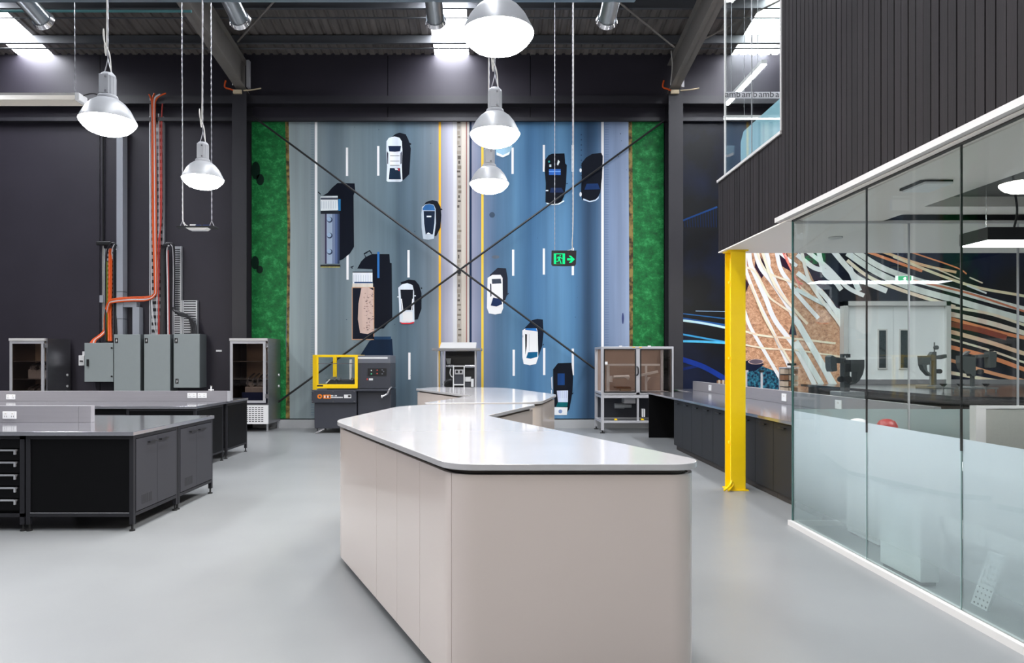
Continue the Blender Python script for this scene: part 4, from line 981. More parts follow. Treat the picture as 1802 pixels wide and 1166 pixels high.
for xx in (mx(556),mx(622),mx(680)):
    for yy in (d+.1,15.1): f=MB(); foot(f,xx,yy,.11); f.build('foot',M['rubber'],t)
MB().tube([(mx(570),d+.06,.09),(mx(558),d-.12,.02)],.02,8).build('foot_pedal_bar',M['chrome'],t)

# ------------------------------------------------------------------ GLASS TEST RIG behind the islands
d=14.1; mx=lambda u: PX(u,d); mz=lambda v: PZ(v,d)
t=thing('test_rig',(mx(805),14.5,0),'aluminium-framed glass test rig with a white box on top, behind the islands','test rig')
for u in (770.5,836.5):
    for yy in (d,d+.7): box('post',M['alu'],t,mx(u)-.014,mx(u)+.014,yy,yy+.03,0,mz(616))
box('lid',M['steel_dark'],t,mx(760.5),mx(848),d-.06,d+.8,mz(616.5),mz(612.5))
MB().prism([(mx(772.5),mz(612.5)),(mx(837),mz(612.5)),(mx(838),mz(602)),(mx(776),mz(602))],d+.1,d+.6,'y').build('top_box',M['white_plastic'],t)
for u0,u1 in ((771.5,780),(838,846)): box('side_glass',M['glass'],t,mx(u0),mx(u1),d+.01,d+.016,.75,mz(617))
box('back_panel',M['black_plastic'],t,mx(781),mx(836),d+.5,d+.52,.75,mz(617)); box('inner_post',M['alu'],t,mx(778.5),mx(781),d+.05,d+.08,.75,mz(617))
box('table',M['alu'],t,mx(768),mx(840),d,d+.73,.72,.75)
fr=MB(); fr.box(mx(796.5),mx(798.5),d+.1,d+.13,.75,mz(643)).box(mx(815.5),mx(817.5),d+.1,d+.13,.75,mz(643)).box(mx(798.5),mx(815.5),d+.1,d+.13,mz(645),mz(643)).box(mx(798.5),mx(815.5),d+.1,d+.13,mz(678),mz(676)); fr.build('inner_frame',M['white_plastic'],t)
ct=box('gauge_panel',M['alu'],t,mx(800),mx(815),d+.1,d+.14,mz(658.5),mz(650))
for u in (803.6,810.6): MB().cyl((mx(u),d+.09,mz(654)),(mx(u),d+.1,mz(654)),.028,n=14).build('gauge',M['black_plastic'],ct)
box('controller',M['machine'],t,mx(800),mx(815),d+.12,d+.3,mz(676),mz(659))
for u0,u1 in ((783,788),(788,797.5),(817,825.5),(825.5,834)): MB().cyl((mx(u0),d+.3,mz(644)),(mx(u1),d+.3,mz(644)),.035 if u1-u0>6 else .025,n=12).build('cylinder',M['chrome'],t,smooth=True)
box('white_unit',M['white_plastic'],t,mx(818),mx(828),d+.15,d+.4,mz(671.5),mz(663.5)); box('white_unit',M['white_plastic'],t,mx(828.5),mx(833),d+.15,d+.4,mz(681),mz(667)); box('base_unit',M['machine'],t,mx(818),mx(827),d+.15,d+.4,mz(681),mz(673))
MB().prism([(mx(783),mz(630)),(mx(792),mz(630)),(mx(791),mz(640)),(mx(785),mz(640))],d+.3,d+.4,'y').build('hopper',M['dull_metal'],t)
MB().tube(smooth_path([(mx(792),d+.25,mz(649)),(mx(791),d+.2,mz(656)),(mx(793),d+.2,mz(662)),(mx(797),d+.2,mz(664))]),.012,6).build('hose',M['white_plastic'],t)
MB().tube(smooth_path([(mx(780),d+.2,mz(679)),(mx(786),d+.2,mz(672)),(mx(793),d+.2,mz(670)),(mx(796),d+.2,mz(676))]),.05,8).build('hose',M['black_plastic'],t,smooth=True)

# ------------------------------------------------------------------ ALUMINIUM ENCLOSURE
d=14.3; mx=lambda u: PX(u,d); mz=lambda v: PZ(v,d)
t=thing('machine_enclosure',(mx(1120),14.7,0),'aluminium profile enclosure with two smoked doors beside the dark bench','enclosure')
X0,X1=mx(1058),mx(1185.5); e=.06; Y1=15.2
fr=MB()
for xx in (X0,X1-e):
    for yy in (d,Y1-e): fr.box(xx,xx+e,yy,yy+e,.06,mz(609.5))
for zz in (mz(609.5)-e*.8,mz(694),mz(700),mz(744)):
    fr.box(X0+e,X1-e,d,d+e,zz,zz+e*.8).box(X0+e,X1-e,Y1-e,Y1,zz,zz+e*.8).box(X0,X0+e,d+e,Y1-e,zz,zz+e*.8).box(X1-e,X1,d+e,Y1-e,zz,zz+e*.8)
fr.box(mx(1119.5),mx(1126),d,d+e,mz(694),mz(612)).box(mx(1121.5),mx(1125),d+.02,d+e,mz(740),mz(700))
fr.build('frame',M['alu'],t,bevel=.004)
for a,b in ((1062.5,1119),(1126.5,1182)):
    dd=MB(); q=.022; A,B,Zb,Zt=mx(a),mx(b),mz(690.5),mz(613.5)
    dd.box(A,A+q,d-.01,d+.012,Zb,Zt).box(B-q,B,d-.01,d+.012,Zb,Zt).box(A+q,B-q,d-.01,d+.012,Zt-q,Zt).box(A+q,B-q,d-.01,d+.012,Zb,Zb+q)
    do=dd.build('door',M['black_plastic'],t); box('pane',M['glass_smoke'],do,A+q,B-q,d-.002,d+.004,Zb+q,Zt-q)
    if a<1100: MB().tube(smooth_path([(mx(1120.5),d-.01,mz(645)),(mx(1122),d-.05,mz(647)),(mx(1122),d-.05,mz(657)),(mx(1120.5),d-.01,mz(660))]),.014,8).build('handle',M['black_plastic'],do)
box('back_panel',mat('brown_grey_panel',(150,130,118),.6,noise=.12,nscale=3),t,X0+e,X1-e,Y1-.03,Y1-.01,mz(694),mz(612))
box('deck',M['alu'],t,X0+e,X1-e,d+.02,Y1-.03,mz(697),mz(693)); box('dark_back',M['machine'],t,X0+e,X1-e,Y1-.05,Y1-.04,mz(740),mz(700))
gb=MB(); gb.box(mx(1072),mx(1170),d+.4,d+.46,mz(643.5),mz(640)).box(mx(1074),mx(1078.5),d+.4,d+.46,mz(693),mz(643)).box(mx(1143),mx(1146.5),d+.38,d+.44,mz(693),mz(643)); gb.build('gantry',M['white_plastic'],t)
box('sensor',M['white_plastic'],t,mx(1078.5),mx(1082.5),d+.3,d+.4,mz(673),mz(662))
MB().cyl((mx(1085),d+.35,mz(664)),(mx(1113),d+.35,mz(663)),.035,n=12).build('actuator',M['white_plastic'],t,smooth=True); MB().prism([(mx(1104),mz(664)),(mx(1114),mz(663)),(mx(1111),mz(669))],d+.3,d+.36,'y').build('bracket',M['white_plastic'],t)
MB().prism([(mx(1128),mz(660)),(mx(1165),mz(652)),(mx(1166),mz(656)),(mx(1130),mz(664))],d+.35,d+.42,'y').build('actuator',M['white_plastic'],t); MB().prism([(mx(1146),mz(664)),(mx(1152),mz(664)),(mx(1146),mz(672))],d+.35,d+.38,'y').build('bracket',M['white_plastic'],t)
box('tray',M['brown'],t,mx(1088),mx(1114),d+.2,d+.5,mz(684),mz(681)); box('block',M['beige'],t,mx(1095),mx(1114),d+.15,d+.3,mz(688.5),mz(684.5)); box('label',M['white_plastic'],t,mx(1064.5),mx(1069),d-.014,d-.01,mz(641),mz(636))
MB().cyl((mx(1086),d+.3,mz(715.5)),(mx(1103),d+.3,mz(715.5)),.06,n=16).cyl((mx(1103),d+.3,mz(715.5)),(mx(1116),d+.3,mz(715.5)),.045,n=16).build('motor',M['dull_metal'],t,smooth=True); box('gear_plate',M['alu'],t,mx(1102),mx(1122),d+.2,d+.5,mz(710.5),mz(701.5))
for u in (1083.5,1130.5): MB().prism([(mx(u)-.03,mz(739)),(mx(u)+.04,mz(739)),(mx(u)+.02,mz(736)),(mx(u)-.03,mz(736))],d-.003,d,'y').build('warning_sticker',M['yellow'],t)
for u in (1115,1127): box('top_sticker',M['yellow'],t,mx(u)-.03,mx(u)+.03,d-.003,d,mz(611.3),mz(609.8))
for u in (1094,1145): box('top_clip',M['white_plastic'],t,mx(u)-.03,mx(u)+.03,d+.1,d+.14,mz(609.5),mz(607.5))
for u in (1132,1135): box('pump',M['white_plastic'],t,mx(u),mx(u+2),d+.1,d+.2,mz(734),mz(720))
for xx in (X0+.03,X1-.03):
    for yy in (d+.03,Y1-.03): f=MB(); f.cyl((xx,yy,0),(xx,yy,.015),.05,n=12); f.cyl((xx,yy,.01),(xx,yy,.07),.014,n=8); f.build('foot',M['rubber'],t)

# ------------------------------------------------------------------ RIGHT BENCH
RX=3.13; RS_=4.30
wt=MB().prism([(RX,6.5),(5.4,6.5),(5.4,15.05),(4.02,15.05),(4.02,13.55),(RX,13.55)],.865,.9).build('steel_worktop',M['steel'],bevel=.003); tag(wt,'long polished dark steel worktop of the right-hand bench','worktop')
t=thing('splashback',(RS_,10.5,.9),'grey metal splashback running along the right-hand bench','splashback'); box('sheet',M['steel_matt'],t,RS_,RS_+.07,6.6,14.45,.9,1.09,bevel=.003)
for yy,l in ((13.3,'white socket at the far end of the right bench splashback'),(9.95,'white socket on the right bench splashback just before the glass'),(8.4,'white socket on the right bench splashback behind the office glass')): outlet('power_socket',(RS_,yy,.995),'x',l)
tag(box('bench_end_panel',M['bench_black'],None,RX+.02,3.78,13.5,13.53,0,.865),'black end panel closing the knee space of the right-hand bench','panel')
ycs=[11.75,10.72,9.69,8.66,7.63,6.6]; names=['farthest black base cabinet under the right-hand bench, next to the knee space','black base cabinet second from the knee space of the right-hand bench','black base cabinet just behind the yellow column','black base cabinet just in front of the yellow column','black base cabinet beside the glass end wall of the office']
for i,(b,a) in enumerate(zip(ycs[:-1],ycs[1:])):
    t=thing('bench_cabinet',(3.6,(a+b)/2,0),names[i],'cabinet','dark cabinets under the right-hand bench')
    box('body',M['bench_black'],t,3.19,4.25,a+.002,b-.002,.08,.862); box('kick',M['kick'],t,3.22,4.2,a+.002,b-.002,0,.08)
    m_=(a+b)/2
    for p,q in ((a+.005,m_-.003),(m_+.003,b-.005)):
        dd=box('door',mat('dark_charcoal_door',(34,35,38),.5,spec=.3),t,3.172,3.19,p,q,.085,.85); yc_=(p+q)/2
        MB().box(3.145,3.172,yc_-.07,yc_-.06,.80,.812).box(3.145,3.172,yc_+.06,yc_+.07,.80,.812).box(3.14,3.15,yc_-.08,yc_+.08,.798,.814).build('handle',M['handle_black'],dd)
t=thing('specimen_rack',(PX(1260,13.6),13.6,.9),'small brown wooden specimen rack standing behind the right bench splashback','rack')
x0=4.5; box('base',M['brown'],t,x0,x0+.4,13.4,13.6,.9,.92); box('rail',M['brown'],t,x0,x0+.4,13.5,13.53,1.08,1.13)
for q in range(5): MB().cyl((x0+.04+q*.08,13.5,.92),(x0+.04+q*.08,13.5,1.14),.022,n=8).build('dowel',M['beige'],t)
t=thing('parts_bin_rack',(5.0,11.4,.9),'beige compartment rack of small bins on the right bench beside the office glass','rack')
bx0,bx1=PX(1376,11.2),PX(1401,11.2); zt=PZ(648,11.2)
box('back',M['alu'],t,bx0,bx1,11.3,11.32,.9,zt); box('top',M['alu'],t,bx0,bx1,11.1,11.32,zt,zt+.02)
for r in range(5):
    for c in range(3): box('bin',M['beige'] if (r+c)%3 else M['brown'],t,bx0+c*(bx1-bx0)/3+.005,bx0+(c+1)*(bx1-bx0)/3-.005,11.12,11.29,.9+r*(zt-.9)/5+.01,.9+(r+1)*(zt-.9)/5-.01)
t=thing('bench_clamp',(5.05,11.2,.9),'black clamp stand in front of the beige bin rack','clamp')
MB().cyl((bx0+.09,11.05,.9),(bx0+.09,11.05,zt+.06),.01,n=8).build('rod',M['black_plastic'],t); box('base',M['black_plastic'],t,bx0+.03,bx0+.15,11.0,11.1,.9,.915); box('head',M['black_plastic'],t,bx0+.03,bx0+.16,11.03,11.07,zt+.05,zt+.085)
for i,(u,l) in enumerate(((1313,'pale steel post on the right bench beside the yellow column'),(1340.5,'pale steel post on the right bench, farther from the yellow column'))):
    t=thing('bench_post',(PX(u,12.3),12.3,.9),l,'post'); X=PX(u,12.3)
    MB().cyl((X,12.3,.9),(X,12.3,PZ(655,12.3)),.02,n=10).build('post',M['alu'],t); box('base',M['alu'],t,X-.06,X+.06,12.24,12.36,.9,.912); box('head',M['alu'] if i==0 else M['black_plastic'],t,X-.03,X+.03,12.27,12.33,PZ(655,12.3),PZ(651,12.3))

# ------------------------------------------------------------------ BLACK STONE COUNTER + INSTRUMENTS
t=thing('stone_counter',(9.5,12.5,0),'large black stone-topped laboratory counter behind the glass office','counter')
MB().box(6.95,12.6,9.95,15.25,.95,1.0).build('top',M['granite'],t,bevel=.004); us=thing('splashback',(10.2,15.28,0),'grey upstand between the black stone counter and the mural wall','splashback'); box('sheet',M['steel_matt'],us,7.9,12.6,15.26,15.3,0,1.1)
box('body',M['bench_black'],t,7.1,12.5,10.1,15.2,.08,.95); box('kick',M['kick'],t,7.2,12.4,10.2,15.1,0,.08); box('end_panel',M['white_trim'],t,6.96,7.0,13.05,13.25,0,.95)
def instrument(kind, base, label, zoom, d, o, foot_px):
    """grey arm-type tester; parts given in pixels of the photograph's crop, set at distance d"""
    t=thing('bench_tester',base,label,'instrument','grey testing instruments behind the glass')
    def q(p): 
        s=d/F/zoom; return (base[0]+(p[0]-foot_px[0])*s, base[2]+(foot_px[1]-p[1])*s)
    y=base[1]
    def pl(n,pts,th,m='inst',dy=0): return MB().prism([q(p) for p in pts],y-th/2+dy,y+th/2+dy,'y').build(n,M[m],t,bevel=.004)
    def cy(n,c,r,th,m='black_plastic',dy=-.05):
        x,z=q(c); return MB().cyl((x,y+dy-th/2,z),(x,y+dy+th/2,z),r*d/F/zoom,n=16).build(n,M[m],t,smooth=True)
    if kind=='A':
        pl('body',[(272,370),(396,370),(396,440),(382,500),(352,556),(318,586),(262,600),(262,582),(306,572),(330,545),(330,480),(272,480)],.16)
        pl('column',[(222,372),(272,372),(272,655),(222,655)],.12); pl('arm',[(120,348),(240,356),(240,404),(120,398)],.1); pl('motor',[(84,345),(104,330),(138,350),(146,470),(100,478),(88,440)],.16,dy=-.02)
        cy('handwheel',(192,545),27,.04); cy('handwheel',(240,545),32,.05,dy=-.09); pl('top_ring',[(214,318),(284,318),(284,352),(266,352),(262,334),(234,334),(232,352),(214,352)],.08); cy('knob',(222,384),15,.06); pl('spindle',[(236,404),(256,404),(252,480),(232,480)],.05,'black_plastic',-.08)
    elif kind=='B':
        pl('body',[(860,336),(938,336),(938,414),(906,420),(912,470),(948,505),(948,520),(930,512),(884,462),(866,416)],.14)
        pl('column',[(972,300),(1000,300),(1000,600),(972,600)],.1); cy('dial',(995,262),19,.05,'inst'); pl('dial_stem',[(991,215),(999,215),(999,300),(991,300)],.02); pl('arm',[(1000,338),(1090,322),(1096,352),(1040,368),(1000,362)],.09)
        pl('yoke',[(938,330),(960,300),(972,300),(972,380),(938,380)],.1,'inst',-.02); cy('knob',(1020,475),20,.08); pl('knob_arm',[(998,468),(1020,468),(1020,482),(998,482)],.04); pl('spindle',[(938,380),(948,380),(948,600),(938,600)],.03,'dull_metal',-.05)
        pl('base',[(872,600),(1010,600),(1024,624),(872,624)],.34,'dull_metal')
    else:
        pl('body',[(1210,335),(1345,350),(1345,520),(1310,520),(1300,498),(1250,490),(1222,450),(1208,400)],.14); pl('column',[(1326,500),(1346,500),(1346,612),(1326,612)],.08)
        pl('arm',[(1340,330),(1490,318),(1500,345),(1350,360)],.1); pl('motor',[(1466,300),(1530,300),(1534,330),(1524,440),(1470,444)],.15); cy('knob',(1390,478),22,.08); pl('top_plate',[(1235,330),(1290,292),(1308,300),(1275,330)],.1,'chrome'); cy('top_knob',(1494,286),13,.06)
        pl('base',[(1280,612),(1392,612),(1400,628),(1272,628)],.3,'dull_metal')
    return t
Z=5.119
ia=instrument('A',(5.0,9.6,1.1),'grey tester with arm and hand wheels, leftmost behind the glass',Z,9.6,None,(247,655))
box('base',M['dull_metal'],ia,4.86,5.2,9.45,9.75,.9,1.1,bevel=.01)
instrument('B',(PX(1450+945/Z,13.2),13.2,1.0),'grey tester with a round dial on top, in front of the white double door',Z,13.2,None,(945,624))
instrument('C',(PX(1450+1336/Z,13.0),13.0,1.0),'grey tester with an overhanging motor, right of the white double door',Z,13.0,None,(1336,628))
for i,(u,l) in enumerate(((1660,'small black clamp foot on the stone counter beside the dial tester'),(1690,'small black clamp foot on the stone counter near the glass joint'),(1735,'small black clamp foot on the stone counter at the right'))):
    x=PX(u,11.5); t=thing('counter_clamp',(x,11.5,1.0),l,'clamp'); MB().cyl((x,11.5,1.0),(x,11.5,1.1),.012,n=8).build('stem',M['dull_metal'],t); MB().prism([(x-.05,1.14),(x+.05,1.14),(x,1.09)],11.47,11.53,'y').build('head',M['black_plastic'],t); box('bar',M['dull_metal'],t,x-.02,x+.2,11.48,11.52,1.05,1.075); MB().cyl((x+.17,11.5,1.0),(x+.17,11.5,1.06),.012,n=8).build('leg',M['dull_metal'],t)

# ------------------------------------------------------------------ OFFICE CONTENTS
t=thing('pedestal',(2.99,4.88,0),'white low pedestal panel standing close behind the frosted glass','cabinet')
box('body',M['white_plastic'],t,2.93,3.06,4.64,5.12,.03,.6,bevel=.006); box('plinth',M['kick'],t,2.94,3.05,4.66,5.1,0,.03)
t=thing('filing_cabinet',(3.4,5.85,0),'pale drawer unit in the office behind the frosted glass','drawers')
box('body',M['white_plastic'],t,3.2,3.62,5.62,6.1,.02,.94); box('plinth',M['kick'],t,3.22,3.6,5.64,6.08,0,.02)
for q in range(6): box('drawer',M['white_trim'],t,3.185,3.2,5.63,6.09,.05+q*.148,.05+q*.148+.138)
t=thing('hard_hat',(PX(1561,5.82),5.82,.94),'red hard hat on the office drawers, just above the frosting','hard hat'); X=PX(1561,5.82)
MB().lathe([(.085,.012),(.08,.05),(.06,.085),(.03,.1),(.002,.104)],(X,5.82,.94),20).build('shell',M['red'],t,smooth=True); MB().lathe([(.002,0),(.115,0),(.115,.012),(.002,.012)],(X,5.82,.94),20).build('brim',M['red'],t)
t=thing('hard_hat',(PX(1506,6.02),6.0,.94),'white hard hat on the office drawers beside the glass joint','hard hat'); X=PX(1506,6.02)
MB().lathe([(.08,.012),(.075,.05),(.06,.08),(.03,.09),(.002,.094)],(X,5.98,.94),20).build('shell',M['white_plastic'],t,smooth=True); MB().lathe([(.002,0),(.11,0),(.11,.012),(.002,.012)],(X,5.98,.94),20).build('brim',M['white_plastic'],t)
t=thing('desk_screen',(5.1,5.9,0),'grey fabric desk screen with a white frame in the office','screen')
X=PX(1712,5.9); box('post',M['white_trim'],t,X,X+.07,5.86,5.94,0,1.15); box('fabric',M['fabric'],t,X+.1,6.3,5.885,5.915,.12,1.125); MB().box(X+.07,6.3,5.88,5.92,1.125,1.15).box(X+.07,X+.1,5.88,5.92,.1,1.125).box(X+.1,6.3,5.88,5.92,.1,.12).build('frame',M['white_trim'],t)
t=thing('office_desk',(4.2,4.4,0),'white desk with a low rail inside the office','desk')
box('top',M['white_plastic'],t,3.6,4.5,3.3,5.5,.70,.725); box('low_rail',M['white_trim'],t,3.61,3.65,3.35,5.47,.18,.3)
for yy in (3.35,5.42): 
    for xx in (3.61,4.44): box('leg',M['white_trim'],t,xx,xx+.05,yy,yy+.05,0,.70)
t=thing('storage_carton',(3.0,4.95,.6),'grey desk caddy on top of the white pedestal behind the frosting','caddy')
box('body',M['machine_light'],t,2.95,3.04,4.8,5.05,.6,.7); box('divider',M['machine'],t,2.96,3.03,4.86,4.9,.7,.76)
t=thing('perforated_panel',(3.2,4.2,0),'white perforated panel leaning low behind the frosted glass','panel')
v=[(3.08,4.30,0),(3.09,4.14,0),(3.19,4.24,.33),(3.2,4.10,.33)]
m=MB(); m.add([(3.06,4.34,0),(3.06,4.20,0),(3.08,4.20,0),(3.08,4.34,0),(3.10,4.24,.36),(3.10,4.10,.36),(3.12,4.10,.36),(3.12,4.24,.36)],[(0,3,2,1),(4,5,6,7),(0,1,5,4),(1,2,6,5),(2,3,7,6),(3,0,4,7)]); pp=m.build('sheet',M['white_plastic'],t)
hl=MB()
for r in range(10):
    for c in range(4):
        k=(r+.5)/10; yy=4.32-.1*k-.033*c; hl.cyl((3.059+.04*k,yy-.005,.36*k),(3.0605+.04*k,yy-.005,.36*k),.007,n=6)
hl.build('holes',M['slot'],pp)['kind']='stuff'
# office ceiling fittings
t=thing('linear_pendant',(4.3,5.05,2.40),'black box-shaped linear pendant glowing underneath, hung in the office','pendant lamp')
X=PX(1738,4.95); zb=PZ(424.5,4.95)
MB().box(X,X+1.5,4.95,5.25,zb+.012,zb+.105).build('housing',M['black_plastic'],t,bevel=.003); box('diffuser',M['led'],t,X+.015,X+1.485,4.965,5.235,zb+.004,zb+.0125)
MB().cyl((X+.1,5.1,zb+.1),(X+.1,5.1,2.992),.003,n=6).build('wire',M['chrome'],t); MB().tube(smooth_path([(X+.3,5.1,zb+.1),(X+.33,5.1,zb+.25),(X+.31,5.1,zb+.42),(X+.29,5.1,2.992)]),.008,6).build('cord',M['black_plastic'],t); MB().cyl((X+1.4,5.1,zb+.1),(X+1.4,5.1,2.992),.003,n=6).build('wire',M['chrome'],t)
pt=G  # emergency fitting on the office ceiling
t=thing('ceiling_fitting',(3.22,5.0,2.8),'square ceiling fitting with a black edge on the office bulkhead','ceiling fitting')
box('frame',M['black_plastic'],t,3.1,3.33,4.9,5.16,2.822,2.84); box('cover',M['white_plastic'],t,3.115,3.315,4.88,5.145,2.808,2.822)
t=thing('downlight',(3.66,7.22,2.83),'small lit downlight in the white soffit beyond the glass','downlight')
MB().lathe([(.001,0),(.055,0),(.055,.012),(.001,.012)],(3.66,7.22,2.832),20).build('lens',emit_mat('warm_downlight',(255,240,215),12),t); MB().lathe([(.055,-.002),(.07,-.002),(.07,.012),(.055,.012)],(3.66,7.22,2.832),20).build('bezel',M['white_trim'],t)

# ------------------------------------------------------------------ PENDANT LAMPS
def pendant(x,y,label):
    zr=3.42; k=.835  # rim height, size factor
    t=thing('high_bay_lamp',(x,y,zr),label,'pendant lamp','grey industrial high-bay lamps')
    hz=zr+.215*k
    L=lambda prof: [(r*k,z*k) for r,z in prof]
    MB().lathe(L([(.075,.0),(.085,.005),(.09,.03),(.085,.045)]),(x,y,hz-.02*k),24).build('collar',M['lamp_grey'],t,smooth=True)
    h=MB(); pr_=[]
    for q in range(28):
        a=2*math.pi*q/28; r=(.072 if q%2 else .066)*k; pr_.append((x+r*math.cos(a),y+r*math.sin(a)))
    h.prism(pr_,hz+.02*k,hz+.2*k); ho=h.build('gear_housing',M['lamp_grey'],t)
    MB().lathe(L([(.07,0),(.066,.02),(.05,.038),(.02,.046),(.001,.047)]),(x,y,hz+.2*k),24).build('cap',M['lamp_grey'],t,smooth=True)
    box('cover_plate',M['lamp_grey'],ho,x-.045*k,x+.045*k,y-.078*k,y-.068*k,hz+.03*k,hz+.21*k,bevel=.005)
    for dz in (.05,.18): MB().cyl((x+.02*k,y-.084*k,hz+dz*k),(x+.02*k,y-.078*k,hz+dz*k),.01*k,n=8).build('screw',M['chrome'],ho)
    MB().lathe(L([(.08,.205),(.11,.2),(.15,.17),(.195,.115),(.228,.05),(.247,.012),(.25,0),(.246,0),(.225,.045),(.19,.11),(.145,.165),(.08,.195)]),(x,y,zr),40).build('shade',M['shade'],t,smooth=True)
    MB().lathe(L([(.246,.004),(.243,-.012),(.215,-.05),(.175,-.085),(.12,-.108),(.05,-.117),(.001,-.118)]),(x,y,zr),36).build('glass_lens',M['lens'],t,smooth=True)
    zt=roofz(y)-.1
    for e in (-1,1): MB().tube(smooth_path([(x+e*.045*k,y,hz+.22*k),(x+e*.018*k,y,hz+.30*k),(x,y,hz+.38*k)]),.004,5).build('sling',M['chain'],t)
    MB().chain((x,y,hz+.38*k),(x,y,zt),.006,.045).build('hanging_chain',M['chain'],t)
    MB().tube(smooth_path([(x+.03*k,y,hz+.24*k),(x+.012,y,hz+.42*k),(x-.03,y,hz+.55*k),(x-.035,y,hz+.66*k),(x-.008,y,hz+.8*k),(x-.012,y,zt-1.5),(x-.008,y,zt)]),.005,6).build('supply_cord',M['cable_white'],t)
    return t
zoff=3.42-1.55
d1,d2,d3=[zoff*F/(V0-v) for v in (60,236,323)]
pendant(PX(876,d1),d1,'largest lit high-bay lamp, nearest, at the top centre of the view')
pendant(PX(871,d2),d2,'middle lit high-bay lamp of the centre row')
pendant(PX(861,d3),d3,'farthest lit high-bay lamp of the centre row, lowest in view')
d4,d5=zoff*F/(V0-214),zoff*F/(V0-315)
pendant(PX(190,d4),d4,'nearer lit high-bay lamp of the left row')
pendant(PX(357,d5),d5,'farther lit high-bay lamp of the left row, beside the chains')
pendant(.1,.7,'added unseen high-bay lamp behind the viewpoint, lighting the counter front')  # added lamp, never in view, fills the dark counter front
pendant(5.5,11.0,'added unseen high-bay lamp brightening the right bay, nearest the mural column')  # this and the next two: added lamps hidden by the soffit, brighten right bay
pendant(8.5,11.0,'added unseen high-bay lamp brightening the right bay before the double door')
pendant(11.5,11.0,'added unseen high-bay lamp brightening the right bay, nearest the right wall')
pendant(-8.5,10.5,'added unseen high-bay lamp for fill at the left, nearest the back wall')  # this and the next two: added out-of-view lamps, extra light from the left
pendant(-8.5,6.5,'nearer added unseen high-bay lamp, fill from outside the left edge of the view')
pendant(-8.5,8.5,'farther added unseen high-bay lamp, fill from outside the left edge of the view')

# ------------------------------------------------------------------ HANGING SIGNS, BATTENS, DUCT
d=9.7; t=thing('exit_sign',(PX(992,d),d,PZ(467,d)),'hanging black exit sign with a green running figure and arrow','exit sign')
x0,x1,z0,z1=PX(970.5,d),PX(1014.5,d),PZ(467,d),PZ(440.5,d); xm=(x0+x1)/2
MB().prism([(x0+.004,z1),(x1,z1),(x1-.008,z0+.02),(x1-.02,z0),(xm,z0-.004),(x0+.018,z0),(x0,z0+.02)],d,d+.05,'y').build('housing',M['black_plastic'],t)
q=lambda px,py:(PX(960+px/19.43,d),PZ(420+py/19.43,d))
def sgn(n,pts,m,y=.004,par=None): return MB().prism([q(*p) for p in pts],d-y,d-y+.003,'y').build(n,M[m],par or t)
fa=box('face',mat('dark_sign_face',(46,36,40),.3),t,x0+.015,x1-.015,d-.001,d,z0+.012,z1-.03)
dp=sgn('door_panel',[(285,500),(665,500),(665,860),(285,860)],'green_lit',.004,fa); sgn('doorway',[(360,530),(580,530),(580,856),(360,856)],'black_plastic',.0065,fa)
for pts in (((480,555),(515,550),(528,575),(505,598),(480,585)),((430,610),(490,610),(575,670),(565,690),(500,650),(490,690),(520,770),(548,850),(515,850),(480,760),(450,740),(440,785),(365,785),(365,762),(420,760),(435,690),(440,640),(400,680),(385,665),(410,625))):
    sgn('running_figure',list(pts)[::-1],'green_lit',.009,fa)
sgn('arrow',[(738,665),(880,665),(800,590),(800,575),(870,580),(1000,700),(880,820),(800,825),(800,810),(880,735),(738,735)],'green_lit',.004,fa)
for xx in (PX(976.5,d),PX(1008,d)): MB().chain((xx,d+.025,z1),(xx,d+.025,roofz(d)-.1),.007,.035).build('hanging_chain',M['chain'],t)
MB().tube(smooth_path([(xm+.05,d+.025,z1),(xm+.12,d+.025,z1+.03),(PX(1007,d),d+.02,z1+.12),(PX(1009,d),d+.01,z1+.5),(PX(1009.5,d),d+.01,z1+2.0),(PX(1009,d),d+.01,roofz(d)-.1)]),.005,6).build('cord',M['cable_white'],t)
d=9.0; t=thing('emergency_light',(PX(346,d),d,PZ(405,d)),'thin black hanging emergency light with a white diffuser underneath, on two chains','emergency light')
zz=PZ(401,d); MB().box(PX(313,d),PX(380,d),d-.06,d+.1,zz,zz+.02).build('plate',M['black_plastic'],t,bevel=.004)
MB().prism([(PX(328,d),zz),(PX(334,d),zz-.028),(PX(362,d),zz-.028),(PX(367,d),zz)],d-.03,d+.08,'y').build('diffuser',M['white_plastic'],t); box('battery',M['white_plastic'],t,PX(334,d),PX(344,d),d,d+.05,zz+.02,zz+.05); box('ballast',M['blue_tub'],t,PX(344,d),PX(352,d),d,d+.05,zz+.02,zz+.045); box('ballast',M['blue_tub'],t,PX(357,d),PX(368,d),d,d+.05,zz+.02,zz+.045)
for u in (320,371.5):
    x=PX(u,d); MB().chain((x,d+.02,zz+.1),(PX(u-2,d),d+.02,roofz(d)-.1),.008,.04).build('hanging_chain',M['chain'],t)
    MB().tube([(x-.035,d+.02,zz+.02),(x,d+.02,zz+.1),(x+.035,d+.02,zz+.02)],.005,6).build('sling',M['chain'],t)
MB().tube(smooth_path([(PX(319,d),d+.03,zz+2),(PX(320,d),d+.03,zz+.25),(PX(322,d),d+.03,zz+.08),(PX(328,d),d+.03,zz+.035),(PX(334,d),d+.03,zz+.03)]),.006,6).build('cord',M['cable_white'],t)
d=9.0; t=thing('batten_light',(PX(60,d),d,PZ(182,d)),'unlit white batten light hung by a chain at the upper left','batten light')
x1=PX(147,d); x0=x1-2.4; z0=PZ(181.5,d); z1=PZ(164.5,d)
box('gear_tray',M['white_trim'],t,x0,x1-.05,d-.03,d+.03,z1-.05,z1); MB().prism([(d-.03,z1-.045),(d+.03,z1-.045),(d+.1,z0),(d-.1,z0),(d-.1,z0+.012),(d-.05,z1-.04)],x0,x1-.06,'x').build('reflector',mat('cream_reflector',(222,214,200),.4),t)
